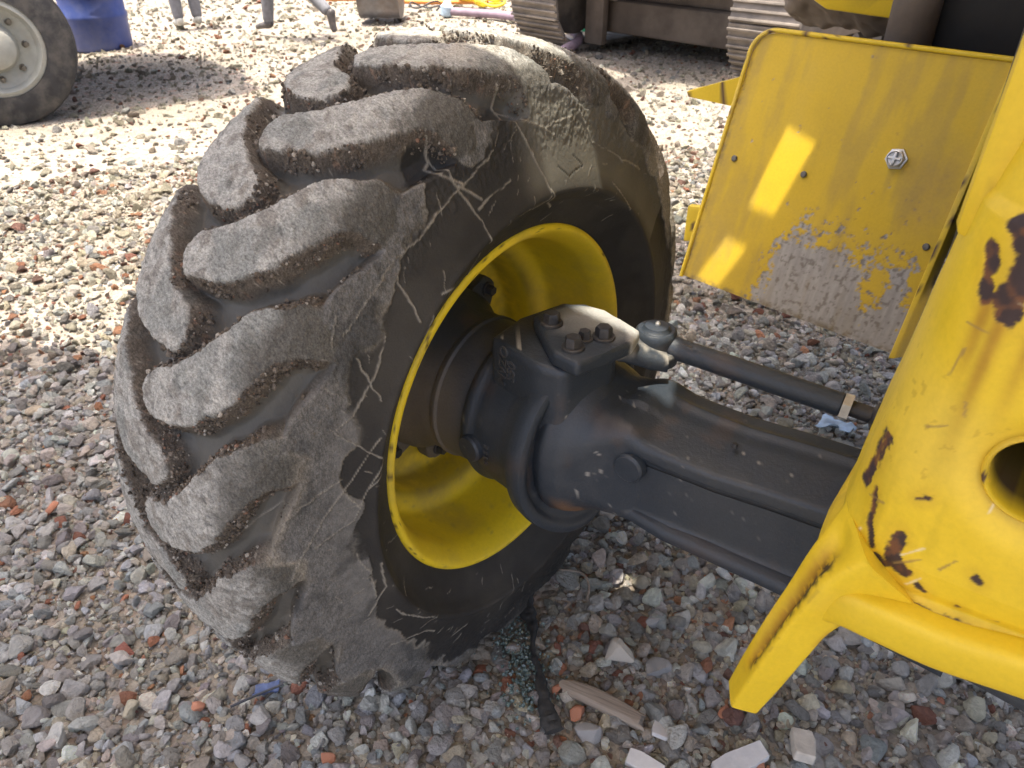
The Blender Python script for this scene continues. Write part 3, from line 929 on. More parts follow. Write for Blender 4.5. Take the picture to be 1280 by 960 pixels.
# ---- steering knuckle ---------------------------------------------
def kn_fn(P):
    c = black_fn(0.30, True)(P)
    r = fbm(P, 60, 3, 91)
    return c
bm = bmesh.new()
add_lathe(bm, (0, 0, ZC), (1, 0, 0), [(.165, .128), (.172, .140), (.185, .146), (.20, .140), (.215, .142), (.24, .145), (.265, .150), (.285, .162), (.30, .174), (.318, .179), (.328, .178), (.333, .170), (.331, .160), (.324, .155), (.320, .149), (.319, .12), (.319, .02)], 96)
kn = from_bm('steering_knuckle', bm, MT['black'], LD, 50)
for v in kn.data.vertices:                             # the cup droops to a lip under the kingpin and is cut back at the rear
    p = v.co
    a = math.atan2(p.z - ZC, p.y)
    r = math.hypot(p.z - ZC, p.y)
    lip = max(0, math.cos(a + PI / 2)) ** 3
    p.x += lip * .035 * (1 if p.x > .25 else 0.3)
    p.z -= lip * .012
    p.x += max(0, math.cos(a - PI / 2)) ** 4 * .02 * (1 if p.x > .25 else 0)
subdiv_to(kn, .012, 3); paint(kn, None, kn_fn); by_angle(kn.data, 50)
bm = bmesh.new()                                       # kingpin block on the knuckle
add_poly(bm, [(.203, -.094), (.198, -.012), (.225, .085), (.325, .10), (.385, .0), (.360, -.108), (.316, -.118)], lambda u, v, t: (u, v, t), .66, .797, .012, 3)
blk = from_bm('kingpin_block', bm, MT['black'], kn, 40)
subdiv_to(blk, .006, 6)
def blk_fn(P):
    c = black_fn(0.35, True)(P)
    n = fbm(P, 50, 3, 97)
    pale = np.zeros(len(P))
    for (x, y, r) in ((.232, -.066, .013), (.226, -.080, .010), (.250, -.052, .013), (.262, -.040, .009), (.278, -.026, .012), (.268, -.088, .018), (.285, -.093, .014)):
        pale = np.maximum(pale, sstep(r, r - .003, np.hypot(P[:, 0] - x, (P[:, 1] - y) * 1.3) / .72 + (n - .5) * .016))
    up = P[:, 2] > .792
    c[:, :3] = mix(c[:, :3], np.array((0.36, 0.345, 0.30)), pale * up)
    c[:, 3] = np.where(up & (pale > .5), .6, c[:, 3])
    hole = np.zeros(len(P))
    for (x, y, r) in ((.236, -.074, .0062), (.296, -.094, .0072)):
        hole = np.maximum(hole, sstep(r + .001, r - .001, np.hypot(P[:, 0] - x, P[:, 1] - y)))
    c[:, :3] = mix(c[:, :3], np.array((0.02, 0.012, 0.009)), hole * up)
    rb = sstep(.016, .006, np.hypot((P[:, 0] - .262) * .7, P[:, 1] + .062)) * up * (1 - pale) * n * 1.6
    c[:, :3] = mix(c[:, :3], np.array((0.19, 0.10, 0.045)), np.clip(rb, 0, 1))
    return c
paint(blk, None, blk_fn)
for v in blk.data.vertices:
    for (x, y, r) in ((.236, -.074, .0062), (.296, -.094, .0072)):
        if v.co.z > .79 and math.hypot(v.co.x - x, v.co.y - y) < r:
            v.co.z -= .018
by_angle(blk.data, 40)
def raised_text(name, s, size, loc, xdir, ndir, parent, mat, ext=.0012):
    cu = bpy.data.curves.new(name, 'FONT')
    cu.body = s; cu.size = size; cu.extrude = ext; cu.space_line = 0.8
    cu.align_x = 'CENTER'; cu.align_y = 'CENTER'; cu.offset = 0.0004
    o = bpy.data.objects.new(name, cu)
    COL.objects.link(o)
    x = Vector(xdir).normalized(); n_ = Vector(ndir).normalized(); x = (x - n_ * x.dot(n_)).normalized(); y = n_.cross(x)
    mm = Matrix((x, y, n_)).transposed().to_4x4(); mm.translation = Vector(loc)
    dg = bpy.context.evaluated_depsgraph_get()
    me_ = bpy.data.meshes.new_from_object(o.evaluated_get(dg))
    bpy.data.objects.remove(o)
    me_.transform(mm)
    return link(name, me_, mat, parent)
MT['cast'] = mat_noisy('cast_black_paint', (0.06, 0.062, 0.066), 0.25, 60, 0.5, 300, 0.0004)
raised_text('cast_letters', 'MVZO\nS50', .026, (.247, -.1040, .757), (.10, 0, .95), (-.024, -.113, 0), kn, MT['cast'])
raised_text('cast_letters', '2 S 5 E', .014, (.2335, -.1455, .600), (-.03, .0, 1), (-.25, -1, .05), kn, MT['cast'])
bm = bmesh.new()
add_lathe(bm, (.200, -.128, .598), (-.12, -1, 0), [(0, .026), (.020, .025), (.024, .022), (.025, .001)], 24)
kb = from_bm('knuckle_plug', bm, MT['black'], kn, 30); subdiv_to(kb, .01, 3); paint(kb, None, black_fn(.4))
# cap plate and steering arm
def arm_fn(P):
    c = black_fn(0.3, True)(P)
    n = fbm(P, 34, 3, 99)
    pale = sstep(-.006, .004, P[:, 1] * .8 + (P[:, 0] - .33) * .35 - .026 + (n - .5) * .03) * (P[:, 2] > .795)
    c[:, :3] = mix(c[:, :3], np.array((0.36, 0.36, 0.34)), pale * .9)
    c[:, 3] = np.maximum(c[:, 3], pale * .6)
    return c
bm = bmesh.new()
add_poly(bm, [(.243, -.032), (.252, .03), (.285, .058), (.325, .055), (.36, .050), (.405, .035), (.415, -.005), (.398, -.062), (.385, -.112), (.335, -.106)], lambda u, v, t: (u, v, t), .797, .822, .007, 3)
cap = from_bm('kingpin_cap', bm, MT['black'], kn, 40)
subdiv_to(cap, .005, 6); paint(cap, None, arm_fn); by_angle(cap.data, 40)
bm = bmesh.new()
apath = catmull([(.33, .02, .795), (.37, .045, .783), (.40, .068, .767), (.425, .088, .757)], 5)
rings = []
for i, p in enumerate(apath):
    d = (apath[min(i + 1, len(apath) - 1)] - apath[max(i - 1, 0)]); d /= np.linalg.norm(d)
    sd_ = np.array((d[1], -d[0], 0)); sd_ /= np.linalg.norm(sd_)
    w_ = .052 - .016 * i / len(apath); h_ = .020 - .004 * i / len(apath)
    rings.append([p + sd_ * w_ * math.copysign(abs(math.cos(q)) ** .6, math.cos(q)) + np.array((0, 0, 1)) * h_ * math.copysign(abs(math.sin(q)) ** .6, math.sin(q)) for q in np.linspace(0, 2 * PI, 20, endpoint=False)])
add_rings(bm, rings)
add_lathe(bm, (.412, .086, .742), (0, 0, 1), [(0, .030), (.004, .035), (.024, .036), (.028, .033)], 28)
arm = from_bm('steering_arm', bm, MT['black'], kn, 45)
subdiv_to(arm, .006, 5); paint(arm, None, lambda P: np.concatenate([mix(black_fn(.3)(P)[:, :3], np.array((.3, .285, .25)), sstep(.4, .6, fbm(P, 30, 3, 5)) * (P[:, 2] > .762) * .9), np.full((len(P), 1), .45)], 1)); by_angle(arm.data, 45)
bm = bmesh.new(); add_hexbolt(bm, (0, 0, 0), (0, 0, 1), .0135, .020)
b0 = from_bm('cap_bolt', bm, MT['dark'], kn)
for i, p in enumerate(((.283, -.035, .822), (.353, -.077, .822), (.372, -.022, .822), (.352, -.045, .822))):
    o = b0 if i == 0 else b0.copy()
    if i: COL.objects.link(o)
    o.location = p; o.rotation_euler = (0, 0, i * .4); o.scale = (1, 1, 1) if i < 3 else (.75, .75, .8)
# ---- axle ----------------------------------------------------------
def axle_fn(P):
    c = black_fn(0.30, True)(P)
    n = fbm(P, 40, 4, 103)
    bot = sstep(.56, .50, P[:, 2] + (n - .5) * .05) * sstep(.62, .36, P[:, 0]) * sstep(.35, .6, n)
    c[:, :3] = mix(c[:, :3], np.array((0.15, 0.085, 0.045)), bot * .85)
    blob = sstep(.034, .012, np.hypot(P[:, 0] - .375, P[:, 2] - .515) + (n - .5) * .03) * (P[:, 1] < 0)
    c[:, :3] = mix(c[:, :3], np.array((0.17, 0.095, 0.05)), blob * .9)
    ft_ = sstep(.48, .60, P[:, 0]) * sstep(-.03, -.06, P[:, 1]) * (P[:, 2] < .70)
    c[:, :3] = mix(c[:, :3], np.array((0.052, 0.057, 0.061)), ft_ * (.35 + .5 * n))
    c[:, 3] = np.clip(c[:, 3] + .4 * np.maximum(bot, blob), 0, 1)
    return c
SEC = [(.30, 0, .612, .120, .130, 1.0), (.335, -.002, .611, .132, .146, 1.0), (.365, -.003, .612, .126, .136, .95), (.392, -.001, .614, .110, .114, .78), (.418, .003, .618, .097, .098, .50), (.445, .007, .620, .090, .091, .30), (.48, .010, .621, .086, .087, .17), (.54, .013, .621, .084, .083, .11), (.60, .015, .622, .083, .082, .10), (.68, .018, .627, .081, .085, .10), (.78, .021, .631, .079, .088, .10), (.90, .021, .634, .082, .092, .10), (1.25, .012, .64, .10, .11, .3), (1.6, .012, .618, .088, .094, .3)]
sa = np.array(SEC)
xs = np.r_[np.arange(.30, .9, .0045), np.arange(.9, 1.61, .05)]
rings = []
for x in xs:
    yc, zc, hy, hz, rr = [np.interp(x, sa[:, 0], sa[:, j]) for j in range(1, 6)]
    R_ = rr * min(hy, hz)
    pts_ = []
    for (sy, sz_, a0) in ((1, 1, 0), (-1, 1, 90), (-1, -1, 180), (1, -1, 270)):
        for q in np.linspace(0, 90, 7):
            an = math.radians(a0 + q)
            pts_.append((x, yc + sy * (hy - R_) + R_ * math.cos(an), zc + sz_ * (hz - R_) + R_ * math.sin(an)))
    dense = []
    for q_, (a, b) in enumerate(zip(pts_, pts_[1:] + pts_[:1])):
        m_ = 30 if q_ % 7 == 6 else 1
        for q in range(m_):
            dense.append(tuple(a[k_] + (b[k_] - a[k_]) * q / m_ for k_ in range(3)))
    rings.append(dense)
mlen = max(len(r) for r in rings)
def resample(r, m_):
    r = np.array(r + [r[0]]); s_ = np.r_[0, np.cumsum(np.linalg.norm(np.diff(r, axis=0), axis=1))]
    q = np.linspace(0, s_[-1], m_, endpoint=False)
    return np.stack([np.interp(q, s_, r[:, k_]) for k_ in range(3)], 1)
bm = bmesh.new(); add_rings(bm, rings)
axle = from_bm('axle_beam', bm, MT['black'], LD, 32)
for v in axle.data.vertices:                           # recessed front panel, bevelled top
    p = v.co
    if .2 < p.x < 1.0:
        f = sstep(.455, .49, np.array([p.x]))[0] * (1 - sstep(.90, .95, np.array([p.x]))[0])
        yc, zc, hy, hz = [np.interp(p.x, sa[:, 0], sa[:, j]) for j in range(1, 5)]
        v_ = (p.z - zc) / hz
        if p.y < yc - hy * .6:
            inn = max(0, 1 - abs((v_ + .04) / .74) ** 14)
            p.y += .009 * f * inn
        if v_ > .5:
            k_ = (p.y - yc) / hy
            p.z += f * (.006 * math.exp(-((k_ - .45) / .10) ** 2) - .010 * max(0, -k_))
        bl = math.exp(-((p.x - .445) / .030) ** 2) * max(0, v_) * .014      # lip where the yoke meets the beam
        p.z += bl * (1 if p.y > yc - hy * .2 else .4)
paint(axle, None, axle_fn)
bm = bmesh.new()
add_lathe(bm, (.468, -.070, .650), (0, -1, 0), [(0, .026), (.012, .0255), (.016, .0225), (.0165, .0215), (.0155, .021), (.0155, .001)], 32)
boss = from_bm('axle_boss', bm, MT['black'], axle, 30); subdiv_to(boss, .008, 3); paint(boss, None, black_fn(.5))
bm = bmesh.new()
add_rings(bm, [[(x, y0 + .02, z0 - .010), (x, y0 - .006, z0 - .010), (x, y0 - .010, z0 - .006), (x, y0 - .010, z0 + .006), (x, y0 - .004, z0 + .014), (x, y0 + .02, z0 + .016)] for x, y0, z0 in ((.475, -.066, .548), (.54, -.071, .545), (.60, -.070, .548), (.68, -.068, .549), (.78, -.066, .551), (.95, -.07, .55))])
rb = from_bm('axle_rib', bm, MT['black'], axle, 60); paint(rb, None, black_fn(.3))
bm = bmesh.new()
add_lathe(bm, (0, 0, 0), (0, 0, 1), [(0, .005), (.004, .005), (.006, .0035)], 8)
br0 = from_bm('breather_plug', bm, MT['dark'], axle)
br0.location = (.60, -.005, .709)
# ---- tie rod -------------------------------------------------------
J = Vector((.404, .092, .775)); E_ = Vector((.775, .142, .748))
rod_d = (E_ - J).normalized()
bm = bmesh.new()
add_lathe(bm, J, rod_d, [(.02, .017), (.035, .020), (.05, .0185), (.30, .0185), (.302, .016)], 24)
rod = from_bm('tie_rod', bm, MT['black'], LD, 40); subdiv_to(rod, .012, 4); paint(rod, None, black_fn(.15)); by_angle(rod.data, 40)
bm = bmesh.new()
add_box(bm, J + rod_d * .055 + Vector((0, -.004, .0135)), (.022, .012, .008), rod_d.to_track_quat('X', 'Z').to_matrix(), .002)
clp = from_bm('rod_clamp', bm, MT['dark'], rod)
bm = bmesh.new()
add_lathe(bm, J + Vector((0, 0, -.010)), (0, 0, 1), [(-.014, .028), (-.008, .034), (-.002, .035), (.002, .030), (.004, .033), (.024, .0345), (.031, .0335), (.0345, .030), (.0335, .0245), (.0365, .021), (.040, .0195), (.0415, .010), (.0415, .001)], 40)
bj = from_bm('ball_joint', bm, MT['black'], rod, 40); subdiv_to(bj, .012, 3); paint(bj, None, black_fn(.25, False)); by_angle(bj.data, 40)
bm = bmesh.new(); add_lathe(bm, J + Vector((.001, 0, .0315)), (0, 0, 1), [(0, .0045), (.003, .0045), (.006, .002)], 8)
from_bm('grease_nipple', bm, MT['zinc'], rod)
bm = bmesh.new(); add_lathe(bm, J + rod_d * .302, rod_d, [(0, .0215), (.0125, .0215)], 6, True, .4)
from_bm('lock_nut', bm, MT['zinc'], rod)
bm = bmesh.new()
add_lathe(bm, J + rod_d * .314, rod_d, [(0, .0125), (.03, .0125), (.034, .022), (.09, .024), (.2, .024)], 20)
from_bm('rod_end', bm, MT['dark'], rod, 30)
# ---- front frame casting ------------------------------------------
# plan: back left edge -> rounded corner -> front face; height z0..z1
pl = catmull([(.772, .45), (.776, .20), (.782, -.06), (.790, -.15), (.806, -.205), (.838, -.238), (.885, -.250), (.95, -.256), (1.1, -.262), (1.3, -.262), (1.62, -.25)], 60)
sg = np.r_[0, np.cumsum(np.hypot(*np.diff(pl, axis=0).T))]
smp = np.r_[np.arange(0, .30, .02), np.arange(.30, sg[-1] - .45, .0019), np.linspace(sg[-1] - .45, sg[-1], 12)]
px_ = np.interp(smp, sg, pl[:, 0]); py_ = np.interp(smp, sg, pl[:, 1])
tx, ty = np.gradient(px_, smp), np.gradient(py_, smp)
nx, ny = ty / np.hypot(tx, ty), -tx / np.hypot(tx, ty)
zz = np.r_[np.arange(.758, 1.262, .0019)]
# outward offset against height: rolled lower lip, skirt, crease near the top, top turned in
vp = np.array([(.700, .010), (.755, .010), (.775, .006), (.790, -.002), (.800, -.006), (.812, -.002), (.84, .002), (.95, .004), (1.10, .002), (1.190, .001), (1.196, -.001), (1.202, -.0035), (1.245, -.008), (1.254, -.011), (1.260, -.018), (1.262, -.03)])
of = np.interp(zz, vp[:, 0], vp[:, 1])
SX, ZZ = np.meshgrid(np.arange(len(smp)), zz, indexing='ij')
SX = SX.ravel(); ZZ = ZZ.ravel()
OF = np.tile(of, len(smp))
skew = (ZZ - .85) * 0.085                              # the side leans in a little
Vf = np.stack([px_[SX] + nx[SX] * OF + skew, py_[SX] + ny[SX] * OF, ZZ], 1)
dip = (fbm(Vf, 5, 2, 111) - .5) * .007 + (fbm(Vf, 30, 2, 113) - .5) * .0012
Vf[:, 0] += nx[SX] * dip; Vf[:, 1] += ny[SX] * dip
rise = np.clip((px_[SX] - .84) * .22, 0, .09)          # lower edge climbs to the right
Vf[:, 2] += rise * np.clip((.95 - ZZ) / .2, 0, 1)
HX, HZ = .945, .982
rh = np.hypot(Vf[:, 0] - HX, (Vf[:, 2] - HZ) * .95)
front = Vf[:, 1] < -.15
hole = sstep(.0425, .0405, rh) * front
funnel = sstep(.080, .036, rh) * front
Vf[:, 1] += funnel ** 2 * .016
cf = yellow_fn(.10, 0, 121)(Vf)
cf[:, :3] *= 1.08
n1 = fbm(Vf, 30, 4, 123); n2 = fbm(Vf, 90, 3, 125); n0 = fbm(Vf, 5, 2, 127); n3 = fbm(Vf, 260, 2, 126)
pale = sstep(.45, .7, n0) * .25
cf[:, :3] = mix(cf[:, :3], np.array((.70, .52, .14)), pale)
chip = np.zeros(len(Vf)); halo = np.zeros(len(Vf))
def chipline(pts, r):
    for a, b in zip(pts, pts[1:]):
        A = np.array(a); B = np.array(b)
        X_ = Vf[:, 0] - A[0]; Z_ = Vf[:, 2] - A[1]
        bx, bz = B - A
        t_ = np.clip((X_ * bx + Z_ * bz) / (bx * bx + bz * bz + 1e-12), 0, 1)
        d = np.hypot((X_ - t_ * bx) * 1.15, Z_ - t_ * bz) + (n1 - .5) * (r * 1.6 + .004) + (n2 - .5) * (r * .9 + .003) + (n3 - .5) * .004
        chip[:] = np.maximum(chip, sstep(r + .0013, r - .0011, d) * (Vf[:, 1] < .1))
        halo[:] = np.maximum(halo, sstep(r * 2.4 + .008, r * .8, d))
chipline([(.8585, .872), (.859, .850), (.862, .838), (.873, .832)], .0075)
chipline([(.861, .922), (.871, .928)], .0042)
chipline([(.847, 1.165), (.850, 1.145), (.856, 1.125)], .0060)
chipline([(.868, 1.185), (.878, 1.17), (.874, 1.15), (.872, 1.128)], .0135)
chipline([(.886, 1.18), (.90, 1.14)], .008)
chipline([(.930, .867), (.934, .865)], .0050)
chipline([(.890, .823), (.897, .821)], .0038)
chipline([(.926, .822), (.93, .822)], .0025)
chipline([(.817, .955), (.812, .915), (.809, .893)], .0050)
chipline([(.823, .90), (.829, .86), (.838, .842)], .0032)
chipline([(.846, .832), (.852, .826)], .0035)
chipline([(.80, .80), (.83, .80), (.90, .80), (1.0, .82)], .0016)
# ragged paint edge along the corner
cr = np.exp(-((px_[SX] - .803) / .006) ** 2) * sstep(.60, .68, n1) * sstep(1.02, .90, ZZ) * (Vf[:, 1] < -.1)
chip = np.maximum(chip, cr * .9)
# rust runs below the big chips
run = np.zeros(len(Vf))
for (x, z, L) in ((.858, 1.12, .09), (.872, 1.115, .16), (.898, 1.12, .12)):
    run = np.maximum(run, np.exp(-((Vf[:, 0] - x - (z - Vf[:, 2]) * -.02) / .006) ** 2) * sstep(z - L, z, Vf[:, 2]) * (Vf[:, 2] < z + .01) * (Vf[:, 1] < -.1))
cf[:, :3] = mix(cf[:, :3], np.array((.36, .17, .012)), np.clip(run * (.35 + .9 * n1), 0, .8))
cf[:, :3] = mix(cf[:, :3], np.array((.50, .30, .02)), halo * .35 * n1 * 1.6)
cf[:, :3] = mix(cf[:, :3], mix(np.tile((.045, .028, .026), (len(Vf), 1)), np.array((.15, .062, .025)), sstep(.42, .68, n2)), chip)
cf[:, :3] = mix(cf[:, :3], np.array((.30, .18, .02)), sstep(.052, .040, rh) * front * .6)
cf[:, :3] *= (1 - .12 * sstep(.5, .75, fbm(Vf * np.array((1, 1, .25)), 45, 4, 128)))[:, None]
spk = sstep(.765, .785, fbm(Vf, 150, 2, 129)) * sstep(.45, .6, n0)
cf[:, :3] = mix(cf[:, :3], np.array((.38, .22, .02)), spk * .35)
cf[:, 3] = np.clip(.25 + chip * .5, 0, 1)
Vf[:, 0] -= nx[SX] * chip * .0008; Vf[:, 1] -= ny[SX] * chip * .0008
ii = np.arange(len(smp) * len(zz)).reshape(len(smp), len(zz))
Ff = np.stack([ii[:-1, :-1], ii[1:, :-1], ii[1:, 1:], ii[:-1, 1:]], -1).reshape(-1, 4)
by_ = Vf[front & (rh > .041) & (rh < .046), 1].mean()
Ff = Ff[hole[Ff].min(1) < .5]
for _ in range(22):
    x_, z_ = rng.uniform(.815, 1.0), rng.uniform(.80, 1.18)
    L_, a_ = rng.uniform(.006, .03), rng.uniform(-.5, 1.9)
    bx_, bz_ = L_ * math.cos(a_), L_ * math.sin(a_)
    t_ = np.clip(((Vf[:, 0] - x_) * bx_ + (Vf[:, 2] - z_) * bz_) / (L_ * L_), 0, 1)
    d_ = np.hypot(Vf[:, 0] - x_ - t_ * bx_, Vf[:, 2] - z_ - t_ * bz_) + (n2 - .5) * .003
    k_ = sstep(.0016, .0004, d_) * (Vf[:, 1] < -.12)
    cf[:, :3] = mix(cf[:, :3], np.array((.30, .19, .06) if _ % 3 else (.75, .66, .40)), k_ * .75)
frame = from_arrays('front_frame', Vf, Ff, MT['yellow'], LD, cf)
bm = bmesh.new()
add_lathe(bm, (HX, by_ - .001, HZ), (0, 1, 0), [(.004, .0462), (.0, .0448), (-.0015, .0430), (.0005, .0413), (.004, .0405), (.03, .040), (.17, .040), (.171, .03), (.171, .001)], 64, False)
bore = from_bm('pin_bore', bm, MT['yellow'], frame, 60)
def bore_fn(P):
    c = yellow_fn(.3, .2, 147)(P)
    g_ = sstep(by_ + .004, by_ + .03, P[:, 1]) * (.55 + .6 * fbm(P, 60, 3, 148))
    c[:, :3] = mix(c[:, :3], np.array((.07, .045, .015)), np.clip(g_, 0, 1))  # grime, with the shade of the bore painted in by depth
    return c
paint(bore, None, bore_fn)
# inside of the casting: a shell behind the skin, so that it is a solid from the side
bm = bmesh.new()
pin = [(px_[i] - nx[i] * .02 + .012, py_[i] - ny[i] * .02) for i in range(0, len(smp), 12)]
add_poly(bm, [(.815, -.02), (1.6, -.02), (1.6, .45), (.81, .45)], lambda u, v, t: (u, v, t), .80, 1.228, 0)
core = from_bm('frame_core', bm, MT['exc_dark'], frame)
bm = bmesh.new()
add_poly(bm, [(px_[i] - nx[i] * .05 + .02, py_[i] - ny[i] * .05) for i in range(30, len(smp), 12)] + [(1.6, -.05), (.81, -.05)], lambda u, v, t: (u, v, t), 1.20, 1.232, .003)
tp = from_bm('frame_top_plate', bm, MT['exc_dark'], frame)  # dark sheet stands in for the shade of an open hollow
# the prong: a thick tongue that leaves the foot of the casting down to the left
def prong_fn(P):
    c = yellow_fn(.12, 0, 131)(P)
    c[:, :3] *= 1.08
    n = fbm(P, 45, 4, 133); n2 = fbm(P, 120, 3, 135)
    d = np.array((-.055, -.02, -.30)); d /= np.linalg.norm(d)
    return c, n, n2
pp = catmull([(.850, -.215, .815), (.822, -.232, .775), (.800, -.240, .720), (.785, -.246, .660), (.770, -.250, .590), (.757, -.254, .528)], 28)
ra = catmull([(.048, .055, 0), (.036, .034, 0), (.0245, .0275, 0), (.0225, .0255, 0), (.0205, .024, 0), (.018, .0205, 0)], 28)
e_l = np.array((-.80, -.45, .08)); e_l /= np.linalg.norm(e_l)           # left face looks this way
rings = []
pm = []
for i, p in enumerate(pp):
    d = pp[min(i + 1, len(pp) - 1)] - pp[max(i - 1, 0)]; d /= np.linalg.norm(d)
    a = e_l - d * (e_l @ d); a /= np.linalg.norm(a); b = np.cross(d, a)
    if b[1] > 0: b = -b
    wa, wb = ra[i, 0], ra[i, 1]
    r_ = []
    cor = [(1, 1), (1, -1), (-1, -1), (-1, 1)]
    for (s1, t1), (s2, t2) in zip(cor, cor[1:] + cor[:1]):
        for q in np.linspace(0, 1, 22, endpoint=False):
            u, v = s1 + (s2 - s1) * q, t1 + (t2 - t1) * q
            L = (abs(u) ** 9 + abs(v) ** 9) ** (1 / 9)
            u, v = u / L, v / L
            gro = .0095 * math.exp(-((v + .05) / .42) ** 2) * (u > .85) * sstep(6, 18, np.array([i]))[0] * (1 - sstep(96, 116, np.array([i]))[0])
            r_.append(p + a * (u * wa - gro) + b * v * wb)
            pm.append((i / (len(pp) - 1), u, v))
    rings.append(r_)
bm = bmesh.new(); add_rings(bm, rings)
prong = from_bm('frame_prong', bm, MT['yellow'], frame, 50)
Pv = np.array([v.co[:] for v in prong.data.vertices])
c, n_, n2_ = prong_fn(Pv)
pm = np.array(pm)
gro = np.exp(-((pm[:, 2] + .05) / .42) ** 2) * (pm[:, 1] > .8) * sstep(.10, .22, pm[:, 0]) * sstep(.86, .74, pm[:, 0])
fr = fbm(np.stack([pm[:, 0] * 60, pm[:, 2] * 3, pm[:, 0] * 0], 1), 1.0, 3, 137)
c[:, :3] = mix(c[:, :3], np.array((.40, .20, .015)), gro * (.5 + .8 * fr))
cut = np.exp(-((pm[:, 2] - .25 - (fr - .5) * .45) / .30) ** 2) * (pm[:, 1] > .8) * sstep(.12, .2, pm[:, 0]) * sstep(.80, .72, pm[:, 0]) * sstep(.36, .48, fr)
c[:, :3] = mix(c[:, :3], np.array((.035, .024, .018)), np.clip(cut * 1.7, 0, 1))
ed = sstep(.80, 1.0, np.abs(pm[:, 2])) * sstep(.85, .99, np.abs(pm[:, 1])) * sstep(.55, .65, n2_)
c[:, :3] = mix(c[:, :3], np.array((.16, .07, .02)), ed * .8)
c[:, :3] = mix(c[:, :3], np.array((.42, .20, .02)), sstep(.5, .9, -pm[:, 1]) * sstep(.45, .65, n_) * .5)
paint(prong, None, lambda P: c)
# lower flange of the casting, arched between the prong and the right
bm = bmesh.new()
fl = catmull([(.81, -.238, .740), (.835, -.250, .762), (.87, -.258, .772), (.93, -.262, .780), (1.0, -.266, .80), (1.1, -.268, .82), (1.35, -.27, .84)], 10)
rings = []
for i, p in enumerate(fl):
    hgt = .026 if i > 6 else .018 + .0013 * i
    rings.append([p + np.array((0, .022 * math.copysign(abs(math.cos(q)) ** .5, math.cos(q)), hgt * math.copysign(abs(math.sin(q)) ** .5, math.sin(q)))) for q in np.linspace(0, 2 * PI, 24, endpoint=False)])
add_rings(bm, rings)
flg = from_bm('frame_flange', bm, MT['yellow'], frame, 50); subdiv_to(flg, .008, 3); paint(flg, None, yellow_fn(.15, 0, 141))
# upright and the dark bay behind it
bm = bmesh.new()
add_box(bm, (.850, -.105, 1.93), (.050, .16, 1.56), Matrix.Rotation(math.radians(1.2), 3, 'Y'), .012)
upr = from_bm('boom_upright', bm, MT['yellow'], LD); subdiv_to(upr, .05); paint(upr, None, yellow_fn(.15, .1, 151))
bm = bmesh.new()
add_box(bm, (1.16, .95, .92), (.86, .95, .70), None, .02)
add_box(bm, (.82, 1.75, 1.35), (.80, .9, .62), None, .03)
bay = from_bm('engine_bay', bm, MT['bay'], LD)
bm = bmesh.new()
add_lathe(bm, (.40, 1.28, 1.06), (0, 0, 1), [(0, .05), (.01, .055), (.20, .055), (.22, .045), (.25, .02)], 28)
flt = from_bm('oil_filter', bm, MT['exc_brown'], bay, 30)
# ---- leaning side panel -------------------------------------------
PO = np.array((.020, 1.003, .446)); PE1 = np.array((.615, -.098, .006)); PE2 = np.array((0.0, .2, .6))
p1 = PE1 / np.linalg.norm(PE1)
pnr = np.cross(PE1, PE2); pnr /= np.linalg.norm(pnr)
p2 = np.cross(pnr, p1); p2 = p2 if p2[2] > 0 else -p2
if pnr[1] > 0: pnr = -pnr
PW, PH = .622, .668
nu_, nv_ = 190, 205
uu = np.linspace(0, PW, nu_); vv = np.linspace(0, PH, nv_)
UU, VVv = np.meshgrid(uu, vv, indexing='ij'); UU = UU.ravel(); VVv = VVv.ravel()
rc = .055                                               # rounded upper left corner
cu_, cv_ = rc, PH - rc
ang_over = (UU < cu_) & (VVv > cv_)
rr_ = np.hypot(UU - cu_, VVv - cv_)
sc_ = np.where(ang_over & (rr_ > 0), np.maximum(np.abs(UU - cu_), np.abs(VVv - cv_)) / np.maximum(rr_, 1e-9), 1)
UU = np.where(ang_over, cu_ + (UU - cu_) * sc_, UU); VVv = np.where(ang_over, cv_ + (VVv - cv_) * sc_, VVv)
Vp = PO + UU[:, None] * p1 + VVv[:, None] * p2
w1 = (fbm(Vp, 4, 2, 161) - .5) * .010 + (fbm(Vp, 14, 2, 162) - .5) * .0016
Vp += pnr * w1[:, None]
cp = yellow_fn(.16, 0, 163)(Vp)
cp[:, :3] *= np.array((.84, .80, .50))
q1 = fbm(Vp, 34, 5, 165, .62); q2 = fbm(Vp, 9, 3, 167); q3 = fbm(Vp, 130, 3, 169)
bare_f = .74 * sstep(.25, .07, VVv) * sstep(.14, .33, UU) + .42 * sstep(.50, .14, VVv) * sstep(.10, .36, UU)
bare_f -= .55 * sstep(.050, .012, np.hypot(UU - .525, (VVv - .10) * .45)) + .40 * sstep(.05, .0, PW - UU)
q1 = .50 * q1 + .50 * fbm(Vp, 80, 4, 166, .7)
bq = bare_f + (q1 - .5) * 2.1 + (q2 - .5) * .5
bare = sstep(.47, .60, bq + (q3 - .5) * .35)
steel = np.outer(.75 + .5 * fbm(np.stack([UU * 160, VVv * 22, UU * 0], 1), 1, 3, 171), np.ones(3)) * np.array((.33, .315, .29))
steel = mix(steel, np.array((.12, .105, .085)), sstep(.55, .7, q3) * .7)
cp[:, :3] = mix(cp[:, :3], steel, bare)
rim_b = np.exp(-((bq - .50) / .04) ** 2)
cp[:, :3] = mix(cp[:, :3], np.array((.25, .13, .03)), rim_b * .35)
edged = sstep(.018, .004, np.minimum(UU, VVv)) * sstep(.4, .6, q1)
cp[:, :3] = mix(cp[:, :3], np.array((.12, .085, .035)), edged * .7)
stain = sstep(.10, .02, np.hypot(UU - .57, (VVv - .37) * .6)) * q1 * .8
cp[:, :3] = mix(cp[:, :3], np.array((.34, .22, .06)), stain)
